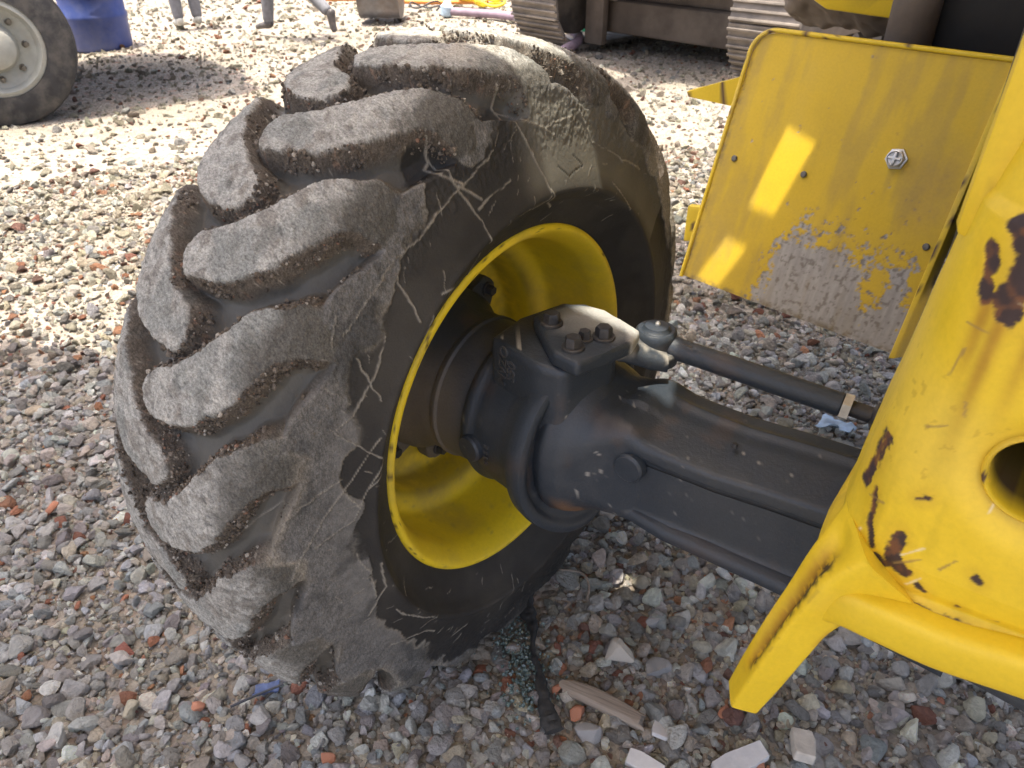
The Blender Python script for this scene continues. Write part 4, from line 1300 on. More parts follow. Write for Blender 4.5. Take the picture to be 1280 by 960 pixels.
drt = sstep(.45, .75, fbm(np.stack([UU * 30, VVv * 5, UU * 0], 1), 1, 4, 175)) * .30 + sstep(.30, .0, VVv) * .18 + sstep(.05, .0, UU) * .25
cp[:, :3] = mix(cp[:, :3], np.array((.22, .165, .075)), drt * (.4 + q1))
cp[:, 3] = np.clip(.28 + .3 * bare + .3 * drt, 0, 1)
Vp -= pnr * (bare * .0008)[:, None]
ii = np.arange(nu_ * nv_).reshape(nu_, nv_)
Fp = np.stack([ii[:-1, :-1], ii[1:, :-1], ii[1:, 1:], ii[:-1, 1:]], -1).reshape(-1, 4)
nchk = np.cross(Vp[Fp[0, 1]] - Vp[Fp[0, 0]], Vp[Fp[0, 3]] - Vp[Fp[0, 0]])
if nchk @ pnr < 0: Fp = Fp[:, ::-1]
panel = from_arrays('side_panel', Vp, Fp, MT['yellow'], LD, cp)
def pan(u, v, t): return tuple(PO + u * p1 + v * p2 + pnr * t)
bm = bmesh.new()                                        # box behind the panel and its folded edges
arc = [(rc - rc * math.cos(a), PH - rc + rc * math.sin(a)) for a in np.linspace(0, PI / 2, 8)]
outl = [(0.002, 0.002)] + arc + [(PW - .002, PH), (PW - .002, .002)]
add_poly(bm, outl, pan, -.022, -.006, .002)
bx = from_bm('panel_back', bm, MT['yellow'], panel); subdiv_to(bx, .03); paint(bx, None, yellow_fn(.3, .2, 181))
bm = bmesh.new()
trim = [(-.004, -.004)] + [(rc - (rc + .006) * math.cos(a), PH - rc + (rc + .006) * math.sin(a)) for a in np.linspace(0, PI / 2, 10)] + [(PW + .30, PH + .006)]
add_tube(bm, [pan(u, v, .002) for u, v in trim], .0062, 8)
tr_ = from_bm('panel_trim', bm, MT['yellow'], panel, 60); subdiv_to(tr_, .02); paint(tr_, None, yellow_fn(.3, .35, 183))
bm = bmesh.new()
add_poly(bm, [(PW - .004, -.012), (PW + .010, -.008), (PW + .010, PH), (PW - .004, PH)], pan, -.06, .006, .003)
sf = from_bm('panel_side_fold', bm, MT['yellow'], panel); subdiv_to(sf, .03); paint(sf, None, yellow_fn(.4, .4, 185))
bm = bmesh.new()
add_poly(bm, [(0.05, PH + .010), (PW + .3, PH + .010), (PW + .3, PH + .016), (0.05, PH + .016)], pan, -.55, -.03, .002)
tpn = from_bm('panel_top_sheet', bm, MT['exc_brown'], panel)
bm = bmesh.new()
add_lathe(bm, (0, 0, 0), (0, 0, 1), [(0, .0085), (.003, .0085), (.005, .0065), (.0055, .002)], 12)
pb0 = from_bm('panel_bolt', bm, MT['bolt'], panel, 30)
qn = Vector(pnr).to_track_quat('Z', 'Y').to_euler()
def on_panel(P3):
    d = np.array(P3) - PO
    return d @ p1, d @ p2
for i, p in enumerate(((.08, 1.101, .776), (.284, 1.069, .781), (.622, .985, .70))):
    o = pb0 if i == 0 else pb0.copy()
    if i: COL.objects.link(o)
    u, v = on_panel(p)
    o.location = pan(u, v, .002); o.rotation_euler = qn
u, v = on_panel((.492, 1.061, .862))
bm = bmesh.new()
add_lathe(bm, pan(u, v, .001), pnr, [(0, .026), (.004, .026), (.005, .022), (.010, .0205)], 6, True, .2)
add_lathe(bm, pan(u, v, .010), pnr, [(0, .019), (.008, .019), (.009, .0165), (.004, .0155), (.003, .010)], 28)
add_box(bm, pan(u, v, .016), (.030, .006, .008), Vector(pnr).to_track_quat('Z', 'Y').to_matrix(), .001)
add_box(bm, pan(u, v, .0162), (.006, .030, .008), Vector(pnr).to_track_quat('Z', 'Y').to_matrix(), .001)
from_bm('sight_plug', bm, MT['zinc'], panel, 30)
# bracket tooth behind the panel's left edge, and a lower one
bm = bmesh.new()
add_poly(bm, [(-.135, .905), (-.08, .925), (.0, .955), (.14, 1.02), (.14, .90), (.0, .885), (-.128, .890)], lambda u, v, t: (u, t, v), 1.20, 1.235, .003)
tb = from_bm('step_bracket', bm, MT['yellow'], LD); subdiv_to(tb, .02); paint(tb, None, yellow_fn(.1, .05, 191))
bm = bmesh.new()
add_poly(bm, [(-.085, .575), (.10, .60), (.10, .50), (-.085, .46)], lambda u, v, t: (u, t, v), 1.20, 1.225, .003)
lbk = from_bm('lower_bracket', bm, MT['yellow'], LD); subdiv_to(lbk, .02); paint(lbk, None, yellow_fn(.1, .05, 192))
# dusty air cleaner and yellow hood corner over the panel
bm = bmesh.new()
add_lathe(bm, (-.03, 1.66, 1.155), (1, -.2, 0), [(0, .02), (.008, .085), (.03, .105), (.07, .112), (.20, .112), (.40, .11)], 36)
ac = from_bm('air_cleaner', bm, MT['exc_brown'], LD, 40)
subdiv_to(ac, .012, 4)
Pa = np.array([v.co[:] for v in ac.data.vertices]); na = (fbm(Pa, 22, 4, 197) - .5) * .045
for v, q in zip(ac.data.vertices, na):
    v.co = v.co + v.normal * float(q)
smooth(ac.data)
bm = bmesh.new()
add_poly(bm, [(.09, 1.30), (.095, 1.175), (.12, 1.145), (.16, 1.125), (.36, 1.115), (.36, 1.8), (.09, 1.8)], lambda u, v, t: (u, t, v), 1.36, 1.42, .006)
add_box(bm, (.62, 2.2, 1.6), (.9, 1.5, .5), None, .04)
hd = from_bm('hood', bm, MT['yellow'], LD); subdiv_to(hd, .08); paint(hd, None, yellow_fn(.15, .1, 195))
# ---- unseen overhead plates, added and cut to throw the shade
def lift(x, y, h, z=1.17):
    """Point at height h from which the sun reaches (x, y, z)."""
    t_ = (h - z) / -SUN.z
    return (x - SUN.x * t_, y - SUN.y * t_)
def plate(bm, outline, holes, z0, z1):
    vs = [Vector(p) for p in outline]; es = [(i, (i + 1) % len(outline)) for i in range(len(outline))]
    for hl in holes:
        b_ = len(vs); vs += [Vector(p) for p in hl]; es += [(b_ + i, b_ + (i + 1) % len(hl)) for i in range(len(hl))]
    r = delaunay_2d_cdt(vs, es, [], 0, 1e-6)
    v2, tris = r[0], r[2]
    def inside(p, poly):
        s_ = False; j = len(poly) - 1
        for i in range(len(poly)):
            if (poly[i][1] > p[1]) != (poly[j][1] > p[1]) and p[0] < (poly[j][0] - poly[i][0]) * (p[1] - poly[i][1]) / (poly[j][1] - poly[i][1]) + poly[i][0]:
                s_ = not s_
            j = i
        return s_
    A = [bm.verts.new((p.x, p.y, z0)) for p in v2]; B = [bm.verts.new((p.x, p.y, z1)) for p in v2]
    cnt = {}
    for t_ in tris:
        c_ = sum((v2[i] for i in t_), Vector((0, 0))) / 3
        if not inside(c_, outline) or any(inside(c_, hl) for hl in holes):
            continue
        bm.faces.new([A[i] for i in t_]); bm.faces.new([B[i] for i in t_[::-1]])
        for a_, b_ in zip(t_, t_[1:] + t_[:1]):
            cnt.setdefault(tuple(sorted((a_, b_))), []).append(1)
    for (a_, b_), l_ in cnt.items():
        if len(l_) == 1:
            bm.faces.new((A[a_], A[b_], B[b_], B[a_]))
DH = 2.4
shade_rear_outline = [(-.12, .215), (.2, .140), (.26, .125), (.285, .052), (.42, .038), (.47, -.09), (.9, -.15), (2.0, -.20), (2.0, 3.3), (-.75, 3.3), (-.66, 1.72), (-.12, .80), (.25, .76), (.25, .45), (-.10, .41)]
slots = []  # openings cut so that sun patches land on the side panel
for quad in (((.202, 1.117, .885), (.29, 1.094, .858), (.234, 1.039, .667), (.155, 1.052, .675)), ((.120, 1.032, .588), (.190, 1.017, .579), (.125, .975, .43), (.045, .985, .43))):
    slots.append([lift(p[0], p[1], DH, p[2]) for p in quad])
bm = bmesh.new()
plate(bm, [lift(x, y, DH) for x, y in shade_rear_outline], slots, DH, DH + .03)
dk = from_bm('shade_plate_rear', bm, MT['exc_yellow'], LD, 20)  # unseen plate added to shade the panel, axle and rear of the tyre
BH = 3.3
shade_front_outline = [(2.2, -.30), (1.2, -.15), (.6, -.065), (.2, -.010), (.05, -.035), (-.3, -.06), (-1.0, -.09), (-1.76, -.138), (-2.0, -.235), (-2.13, -.328), (-2.45, -.6), (-2.2, -2.0), (2.2, -2.0)]
bo = [lift(x, y, BH) for x, y in shade_front_outline]
bm = bmesh.new()
plate(bm, bo, [], BH, BH + .03)
for a, b in zip(bo[9:] + bo[:1], bo[10:] + bo[:1]):     # walls on the added shade plate give it a bucket shape
    pass
for i in (9, 10, 11):
    a = Vector((*bo[i], 0)); b = Vector((*bo[(i + 1) % len(bo)], 0)); d = (b - a); L = d.length
    add_box(bm, (a + b) / 2 + Vector((0, 0, BH + .30)), (L, .03, .54), d.to_track_quat('X', 'Z').to_matrix(), 0)
bk = from_bm('shade_plate_front', bm, MT['exc_yellow'], LD, 20)  # unseen plate added to shade the near ground and tyre front
bm = bmesh.new()
for x in (.95, 1.75):
    add_box(bm, (x, .0, 2.85), (.12, 1.9, .16), Matrix.Rotation(math.radians(-20), 3, 'X'), .01)
from_bm('loader_arm', bm, MT['exc_yellow'], LD, 20)
bm = bmesh.new()
add_box(bm, (1.2, 1.2, 2.05), (.9, 1.8, .68), None, .04)
from_bm('cab_base', bm, MT['exc_yellow'], LD, 20)

# ------------------------------------------------------------------ things lying on the gravel
def gz(x, y):
    return float(ground_h(np.array([x]), np.array([y]))[0])
def rock(name, label, cat, x, y, size, rot, mat, seed, cuts=9, lift_=.3, group=None, sub=3):
    me_ = rock_mesh(name, seed, sub, cuts, tuple(s / max(size) for s in size), .06)
    o = link(name, me_, MT[mat])
    o.scale = (max(size) * .5,) * 3
    o.location = (x, y, gz(x, y) + size[2] * lift_ + .008)
    o.rotation_euler = (rot[0], rot[1], rot[2])
    return tag(o, label, cat, group)
rock('pale_rock', 'angular cream coloured rock, biggest pale stone between the black rubber strip and the axle', 'rock', .42, .06, (.095, .06, .06), (.2, .1, .6), 'rock_white', 301, 11, .45)
rock('grey_rock', 'large flat grey stone beside the cream rock', 'rock', .50, .085, (.075, .055, .04), (.1, .2, 1.2), 'rock_gray', 302)
rock('grey_rock', 'broad greenish grey stone below the axle beam', 'rock', .43, .20, (.06, .05, .035), (0, .1, .2), 'rock_gray', 303)
rock('pink_rock', 'blocky pinkish grey stone near the bottom edge, below the weathered wood', 'rock', .47, -.125, (.07, .06, .04), (.1, 0, .9), 'rock_gray', 304)
RB = [(.375, -.085, .05, 'brick red lump touching the left end of the weathered wood'), (.425, -.105, .045, 'orange red brick lump right below the weathered wood'), (.655, .085, .04, 'flat red brick chip left of the yellow prong tip'), (-.20, -.57, .045, 'red brick lump left of the thin black wire'), (.24, -.33, .035, 'small orange brick chip in front of the tyre bottom'), (-1.02, -.47, .055, 'round brown red stone left of the lower tyre tread'), (.75, .02, .04, 'dark red brick piece beside the pale slab'), (.10, -.48, .035, 'rusty red brick sliver at the bottom edge')]
for i, (x, y, s, lb) in enumerate(RB):
    rock('brick_piece', lb, 'brick piece', x, y, (s, s * .75, s * .6), (.3, .2, i), 'brick', 320 + i, 8, .35, 'broken brick pieces on the gravel')
def slab(name, label, cat, x, y, size, rz, mat, tilt=(.1, .05)):
    bm_ = bmesh.new()
    r_ = random.Random(label)
    n_ = 6
    out_ = [(size[0] * .5 * math.copysign(abs(math.cos(a)) ** .35, math.cos(a)) * r_.uniform(.85, 1.08), size[1] * .5 * math.copysign(abs(math.sin(a)) ** .35, math.sin(a)) * r_.uniform(.85, 1.08)) for a in [.6, 1.6, 2.5, 3.7, 4.8, 5.7]]
    add_poly(bm_, out_, lambda u, v, t_: (u, v, t_), 0, size[2], size[2] * .12, 1)
    o = from_bm(name, bm_, MT[mat], None, 30)
    o.location = (x, y, gz(x, y) + .012); o.rotation_euler = (tilt[0], tilt[1], rz)
    return tag(o, label, cat)
slab('tile_chip', 'small white tile chip right of the weathered wood', 'tile chip', .575, -.028, (.06, .04, .010), 1.9, 'tile', (.15, .2))
slab('pale_slab', 'long pale slab fragment at the bottom edge below the yellow prong', 'slab', .725, .0, (.12, .045, .018), 1.05, 'tile', (.06, -.1))
slab('pale_slab', 'upright cream slab fragment right of the long pale slab', 'slab', .81, .105, (.075, .05, .022), 2.0, 'rock_white', (.1, .25))
slab('white_slab', 'white slab corner at the bottom edge left of the pinkish stone', 'slab', .585, -.115, (.075, .04, .014), .2, 'tile', (.1, .1))
# weathered stick
bm = bmesh.new()
sp = catmull([(-.085, 0, 0), (-.04, .004, .002), (.03, .002, 0), (.085, -.004, -.002)], 8)
rings = []
for i, p in enumerate(sp):
    q = i / (len(sp) - 1)
    w_ = .0155 + .004 * math.sin(q * 3); h_ = .011
    rings.append([p + np.array((0.010 * math.sin(3 * a) * (1 if q in (0, 1) else 0), w_ * math.copysign(abs(math.cos(a)) ** .6, math.cos(a)), h_ * math.copysign(abs(math.sin(a)) ** .6, math.sin(a)))) for a in np.linspace(0, 2 * PI, 20, endpoint=False)])
add_rings(bm, rings)
st = from_bm('wood_stick', bm, MT['wood'], None, 50)
st.location = (.455, -.06, gz(.455, -.06) + .026); st.rotation_euler = (.1, .06, .24)
tag(st, 'weathered brown stick of split wood lying on the gravel', 'stick')
# black rubber strip
bm = bmesh.new()
sp = catmull([(.155, .075, .020), (.195, .030, .022), (.235, .0, .022), (.275, -.055, .022), (.315, -.085, .020), (.365, -.135, .018), (.415, -.17, .014)], 8)
rings = []
for i, p in enumerate(sp):
    d = sp[min(i + 1, len(sp) - 1)] - sp[max(i - 1, 0)]; d /= np.linalg.norm(d)
    sd_ = np.array((d[1], -d[0], 0)); q = i / (len(sp) - 1)
    w_ = .017 * (.75 + .35 * math.sin(q * 7 + 1)) + .003 * random.uniform(-1, 1); h_ = .010 + .003 * random.uniform(-1, 1)
    rings.append([p + sd_ * w_ * math.cos(a) * random.uniform(.9, 1.1) + np.array((0, 0, 1)) * h_ * math.sin(a) for a in np.linspace(0, 2 * PI, 14, endpoint=False)])
add_rings(bm, rings)
tag(from_bm('rubber_strip', bm, MT['rubber_strip'], None, 50), 'torn strip of black rubber lying beside the tyre', 'rubber strip')
# thin black wire by the tread, pale bent twig, blue scraps
bm = bmesh.new(); add_tube(bm, catmull([(-.123, -.535, .024), (-.10, -.49, .030), (-.075, -.44, .034)], 6), .0028, 6)
tag(from_bm('wire', bm, MT['dark'], None), 'thin straight black wire poking out below the tyre tread', 'wire')
bm = bmesh.new(); add_tube(bm, catmull([(.185, .17, .028), (.235, .19, .034), (.27, .17, .030), (.285, .14, .02)], 6), .0030, 6)
tag(from_bm('twig', bm, MT['wood'], None), 'thin pale bent twig under the axle behind the tyre', 'twig')
BLX, BLY = -.112, -.46
def scrap(label, x, y, z, s, mat, seed):
    r_ = np.random.default_rng(seed)
    bm_ = bmesh.new(); bmesh.ops.create_grid(bm_, x_segments=9, y_segments=7, size=1)
    P_ = np.array([v.co[:] for v in bm_.verts])
    h_ = (fbm(P_, 1.7, 3, seed) - .5) * 1.1
    for v, q in zip(bm_.verts, h_):
        v.co = (v.co.x * s * (1 + .25 * q), v.co.y * s * .7 * (1 - .25 * q), q * s)
    bmesh.ops.solidify(bm_, geom=bm_.faces[:], thickness=.0015)
    o = from_bm('plastic_scrap', bm_, MT[mat], None, 60)
    o.location = (x, y, z); o.rotation_euler = (.2, .1, seed)
    return tag(o, label, 'plastic scrap')
scrap('crumpled pale blue plastic scrap on the gravel under the tie rod', .505, 1.17, gz(.505, 1.17) + .04, .05, 'lightblue', 3)
scrap('torn dark blue plastic scrap under the front of the tyre tread', BLX, BLY, gz(BLX, BLY) + .026, .026, 'blue_dull', 4)
# crushed glass grains beside the rubber strip
gp, gs = [], []
for _ in range(520):
    t_ = random.random(); x = .17 + .20 * t_ + random.gauss(-.02, .028); y = .02 - .16 * t_ + random.gauss(-.012, .028)
    gp.append((x, y)); gs.append(random.uniform(.002, .0055))
gp = np.array(gp); gs = np.array(gs)
gv = np.concatenate([gp, (ground_h(gp[:, 0], gp[:, 1]) + .020 + rng.uniform(0, .012, len(gp)))[:, None]], 1)[:, None, :] + bv[None] * gs[:, None, None] * rng.uniform(.6, 1.2, (len(gp), len(bv), 1))
MT['glassbit'] = mat_noisy('crushed_glass', (0.20, 0.27, 0.25), 0.5, 300, 0.12, 100, 0.0)
MT['glassbit'].node_tree.nodes['Principled BSDF'].inputs['Transmission Weight'].default_value = .5
gb = from_arrays('glass_grains', gv.reshape(-1, 3), (bf[None] + (np.arange(len(gp)) * len(bv))[:, None, None]).reshape(-1, 3), MT['glassbit'])
smooth(gb.data, False)
tag(gb, 'patch of crushed greenish glass grains beside the black rubber strip', 'glass', None, 'stuff')

# ------------------------------------------------------------------ the yard behind: excavator
EX = thing('excavator', 'dusty dark tracked excavator parked behind the tyre, its underside in shade', 'excavator', (-2.52, 7.50, 0), math.radians(-7))
def track(xo):
    bm_ = bmesh.new()
    add_box(bm_, (xo, 0.0, .46), (.34, 2.9, .34), None, .04)
    t_ = from_bm('track', bm_, MT['exc_brown'], EX, 30)
    for yy in (-1.62, 1.62):
        bm_ = bmesh.new(); add_lathe(bm_, (xo - .17, yy, .46), (1, 0, 0), [(0, .20), (.02, .34), (.32, .34), (.34, .20)], 28)
        from_bm('idler_wheel', bm_, MT['exc_dark'], t_, 30)
    for yy in np.linspace(-1.2, 1.2, 6):
        bm_ = bmesh.new(); add_lathe(bm_, (xo - .15, yy, .20), (1, 0, 0), [(0, .10), (.30, .10)], 16)
        from_bm('track_roller', bm_, MT['exc_dark'], t_, 30)
    bm_ = bmesh.new()
    add_box(bm_, (0, 0, 0), (.60, .185, .030), None, .004, 1)
    for yy in (-.075, -.01, .055):
        add_box(bm_, (0, yy, .026), (.60, .020, .026), None, .003, 1)
    sh0 = from_bm('track_shoe', bm_, MT['shoe'], t_, 30)
    R_ = .44; Ls = 3.24; per = 2 * Ls + 2 * PI * R_
    ns = int(per / .192)
    for i in range(ns):
        s_ = per * i / ns
        if s_ < Ls: y, z, rx = -Ls / 2 + s_, .46 + R_, 0
        elif s_ < Ls + PI * R_:
            a = (s_ - Ls) / R_; y, z, rx = Ls / 2 + R_ * math.sin(a), .46 + R_ * math.cos(a), -a
        elif s_ < 2 * Ls + PI * R_: y, z, rx = Ls / 2 - (s_ - Ls - PI * R_), .46 - R_, PI
        else:
            a = (s_ - 2 * Ls - PI * R_) / R_; y, z, rx = -Ls / 2 - R_ * math.sin(a), .46 - R_ * math.cos(a), PI - a
        o = sh0 if i == 0 else sh0.copy()
        if i: COL.objects.link(o)
        o.location = (xo, y, z + random.uniform(-.006, .006)); o.rotation_euler = (rx, random.uniform(-.02, .02), 0)
    return t_
track(-1.22); track(1.22)
bm = bmesh.new()
add_box(bm, (0, -1.30, .30), (1.80, .40, .29), None, .03)
add_box(bm, (-.80, -1.62, .26), (.22, .08, .40), None, .01)
add_box(bm, (0, -.9, .55), (1.5, 1.0, .22), None, .04)
add_box(bm, (0, .55, .52), (1.62, .30, .30), None, .02)
add_box(bm, (0, 0, .62), (1.2, 1.3, .32), None, .05)
add_box(bm, (-.70, -1.05, .40), (.22, .06, .44), None, .015)
from_bm('car_body', bm, MT['exc_brown'], EX, 30)
bm = bmesh.new(); add_lathe(bm, (0, 0, .78), (0, 0, 1), [(0, .62), (.03, .65), (.14, .65), (.16, .60)], 48)
from_bm('slew_ring', bm, MT['exc_dark'], EX, 30)
bm = bmesh.new()
add_box(bm, (-.40, .0, 1.45), (2.4, 4.6, .9), None, .08)  # unseen house stretched forward on one side to shade the ground in front
add_box(bm, (0, 1.85, 1.40), (2.7, .7, 1.0), None, .2, 4)
from_bm('upper_house', bm, MT['exc_dark'], EX, 30)
bm = bmesh.new(); add_box(bm, (-1.05, -.75, 2.15), (.95, 1.5, 1.6), None, .1, 3)
cb = from_bm('cab', bm, MT['exc_yellow'], EX, 30)
bm = bmesh.new(); add_box(bm, (-1.05, -1.51, 2.25), (.75, .04, 1.0), None, .01); add_box(bm, (-1.535, -.75, 2.35), (.04, 1.1, .8), None, .01)
from_bm('cab_glass', bm, MT['glass'], cb)
bm = bmesh.new()
add_box(bm, (.15, -2.2, 2.9), (.4, 3.4, .5), Matrix.Rotation(math.radians(-38), 3, 'X'), .05)
from_bm('boom', bm, MT['exc_yellow'], EX, 30)
for i in range(3):
    bm = bmesh.new(); add_tube(bm, catmull([(-.5 + .2 * i, -.66, .95), (-.4 + .3 * i, -.80, .78 - .03 * i), (.1 + .2 * i, -.78, .80), (.5 + .1 * i, -.62, .95)], 8), .018, 8)
    from_bm('hydraulic_hose', bm, MT['exc_dark'], EX, 50)
o = scrap('dusty white rag lying on the excavator underframe by the left track', -3.42, 6.05, .47, .14, 'dirty_pale', 8)
o.name = 'rag'; o['category'] = 'rag'; o.scale = (1, .7, .5)
# bucket lying on the ground
BK_ = thing('excavator_bucket', 'worn grey steel digger bucket standing on the gravel behind the walking person', 'bucket', (-6.62, 6.1, .02), math.radians(38))
bm = bmesh.new()
prof = catmull([(-.34, .62), (-.36, .30), (-.26, .06), (-.05, .0), (.16, .05), (.30, .20)], 6)
rings = [[(-.24 * k_, p[0] * 1.0, p[1]) for p in prof] for k_ in (-1, 1)]
A = [bm.verts.new(p) for p in rings[0]]; B = [bm.verts.new(p) for p in rings[1]]
for i in range(len(A) - 1):
    bm.faces.new((A[i], A[i + 1], B[i + 1], B[i]))
bm.faces.new(A); bm.faces.new(B[::-1])
bmesh.ops.solidify(bm, geom=bm.faces[:], thickness=.02)
from_bm('bucket_shell', bm, MT['worn'], BK_, 40)
bm = bmesh.new(); add_box(bm, (0, 0, 0), (.06, .16, .04), None, .008)
t0 = from_bm('bucket_tooth', bm, MT['worn'], BK_)
for i in range(4):
    o = t0 if i == 0 else t0.copy()
    if i: COL.objects.link(o)
    o.location = (-.20 + .133 * i, .36, .26); o.rotation_euler = (.7, 0, 0)
# hoses, frames and fittings heaped on the ground
def hose(label, pts_, r, mat, cat='hose', name='hose', group=None):
    bm_ = bmesh.new(); add_tube(bm_, catmull(pts_, 8), r, 10)
    o = from_bm(name, bm_, MT[mat], None, 60)
    return tag(o, label, cat, group)
def ring_pts(cx, cy, r, z, turns=1.6, ph=0, fl=1.0):
    return [(cx + r * math.cos(ph + a) * (1 + .1 * math.sin(3 * a)), cy + r * fl * math.sin(ph + a), z + .03 * math.sin(2.3 * a + ph) + .012 * a) for a in np.linspace(0, 2 * PI * turns, int(14 * turns))]
hose('loose orange hose trailing left of the yellow hose heap', [(-8.3, 6.6, .05), (-7.7, 7.1, .05), (-7.3, 7.0, .06), (-6.9, 7.3, .05), (-6.3, 7.7, .06)], .028, 'orange')
hose('thick yellow hose coiled in the heap behind the tyre', ring_pts(-6.55, 7.75, .32, .08, 2.2, .4, .8), .034, 'yhose')
hose('thin yellow hose looping in front of the heap', ring_pts(-6.05, 7.45, .22, .05, 1.4, 1.2, .6), .018, 'yhose')
hose('thin grey cable loop beside the blue tank fitting', ring_pts(-6.55, 6.75, .20, .05, 1.1, 0, .8), .010, 'dark', 'cable', 'cable')
hose('long faded purple hose stretching along the ground behind the tyre', [(-6.1, 6.75, .06), (-5.4, 6.9, .06), (-4.8, 6.8, .06), (-4.2, 6.55, .06), (-3.75, 6.05, .06), (-3.5, 5.3, .05)], .048, 'purple')
YS = thing('yellow_stand', 'small yellow metal stand among the hoses', 'stand', (-5.75, 7.9, 0))
for q, (a, b) in enumerate((((-.2, 0, 0), (-.2, 0, .62)), ((.2, .05, 0), (.2, .05, .62)), ((-.2, 0, .10), (.35, -.1, .10)), ((-.2, 0, .4), (.2, .05, .4)))):
    bm = bmesh.new(); add_tube(bm, [a, b], .03, 8); from_bm('stand_bar', bm, MT['yhose'], YS)
bm = bmesh.new(); add_lathe(bm, (-6.16, 6.72, .0), (.1, .1, 1), [(0, .05), (.02, .075), (.11, .08), (.13, .06), (.19, .03)], 24)
tag(from_bm('blue_fitting', bm, MT['lightblue'], None, 40), 'light blue plastic fitting at the end of the purple hose', 'fitting')
bm = bmesh.new(); add_lathe(bm, (-5.15, 7.75, .17), (.8, -.5, 0), [(0, .16), (.02, .18), (.55, .18), (.57, .15)], 24)
tag(from_bm('rusty_drum', bm, MT['rust'], None, 40), 'rusty brown drum lying beside the excavator track', 'drum')
bm = bmesh.new(); add_tube(bm, catmull([(-4.85, 7.25, .02), (-4.86, 7.24, .25), (-4.83, 7.25, .30), (-4.65, 7.3, .31)], 5), .016, 8)
tag(from_bm('bent_pipe', bm, MT['dirty_pale'], None, 50), 'thin pale bent pipe standing before the rusty drum', 'pipe')
bm = bmesh.new()
add_lathe(bm, (-4.20, 6.72, .20), (.35, .1, -.25), [(0, .015), (.01, .05), (.10, .06), (.16, .03), (.36, .02), (.46, .012)], 16)
add_lathe(bm, (-4.14, 6.74, .14), (.2, 0, -1), [(0, .035), (.13, .05), (.14, .03)], 12)
tag(from_bm('green_nozzle', bm, MT['green'], None, 40), 'small green plastic hose nozzle before the left excavator track', 'nozzle')
# truck wheel and blue barrel at the upper left
TW = thing('truck', 'dark truck standing at the upper left edge, front wheel turned to the camera', 'truck', (-5.15, 1.22, 0), math.radians(-12))
bm = bmesh.new(); add_lathe(bm, (-.16, 0, .50), (1, 0, 0), [(0, .30), (.0, .42), (.03, .48), (.09, .505), (.23, .505), (.29, .48), (.32, .42), (.32, .30)], 48, False)
tw = from_bm('truck_tyre', bm, MT['wheel_rubber'], TW, 40)
bm = bmesh.new(); add_lathe(bm, (.10, 0, .50), (1, 0, 0), [(0, .30), (.05, .30), (.06, .27), (.0, .25), (-.04, .16), (.0, .14), (.08, .12), (.10, .09), (.10, .0)], 40, False)
from_bm('truck_wheel_disc', bm, MT['wheel_pale'], TW, 40)
bm = bmesh.new(); add_hexbolt(bm, (0, 0, 0), (1, 0, 0), .018, .03); n0_ = from_bm('wheel_nut', bm, MT['bolt'], tw)
for i in range(8):
    o = n0_ if i == 0 else n0_.copy()
    if i: COL.objects.link(o)
    o.location = (.07, .20 * math.cos(i * PI / 4), .50 + .20 * math.sin(i * PI / 4))
bm = bmesh.new()
add_box(bm, (-.95, -.4, .95), (1.3, 4.2, .30), None, .04); add_box(bm, (-.95, 0.55, 1.85), (2.1, 1.7, 1.5), None, .12, 3)
from_bm('truck_body', bm, MT['exc_dark'], TW, 30)
bm = bmesh.new(); add_lathe(bm, (-1.95, 0, .50), (1, 0, 0), [(0, .30), (0, .48), (.09, .505), (.23, .505), (.32, .48), (.32, .30)], 40)
from_bm('truck_far_tyre', bm, MT['wheel_rubber'], TW, 40)
BA = thing('plastic_barrel', 'blue plastic barrel standing on the sunlit gravel beside the truck wheel', 'barrel', (-7.35, 3.0, 0))
bm = bmesh.new(); add_lathe(bm, (0, 0, 0), (0, 0, 1), [(0, .24), (.02, .27), (.06, .285), (.28, .29), (.30, .30), (.33, .30), (.35, .29), (.58, .29), (.60, .30), (.63, .30), (.65, .29), (.86, .285), (.91, .26), (.92, .22)], 40)
from_bm('barrel_body', bm, MT['blue'], BA, 40)
for yy in (-.12, .12):
    bm = bmesh.new(); add_lathe(bm, (0, yy, .915), (0, 0, 1), [(0, .04), (.03, .04), (.034, .03)], 16); from_bm('bung', bm, MT['dark'], BA)

# ------------------------------------------------------------------ people
def skin_mesh(name, chains, mat, parent, sub=2, root=None):
    """chains: lists of (x, y, z, r); points that coincide are shared."""
    bm_ = bmesh.new(); L = bm_.verts.layers.skin.verify(); seen = {}
    def vert(q):
        k_ = tuple(round(c_, 4) for c_ in q[:3])
        if k_ not in seen:
            v_ = bm_.verts.new(q[:3]); v_[L].radius = (q[3], q[4] if len(q) > 4 else q[3]); seen[k_] = v_
            if len(seen) == 1: v_[L].use_root = True
        return seen[k_]
    for ch in chains:
        vs = [vert(q) for q in ch]
        for a, b in zip(vs, vs[1:]):
            if not bm_.edges.get((a, b)): bm_.edges.new((a, b))
    me_ = bpy.data.meshes.new(name); bm_.to_mesh(me_); bm_.free()
    o = bpy.data.objects.new(name, me_); COL.objects.link(o)
    o.modifiers.new('skin', 'SKIN').use_smooth_shade = True
    s_ = o.modifiers.new('sub', 'SUBSURF'); s_.levels = sub; s_.render_levels = sub
    dg = bpy.context.evaluated_depsgraph_get()
    m2 = bpy.data.meshes.new_from_object(o.evaluated_get(dg))
    bpy.data.objects.remove(o); bpy.data.meshes.remove(me_)
    smooth(m2)
    return link(name, m2, mat, parent)
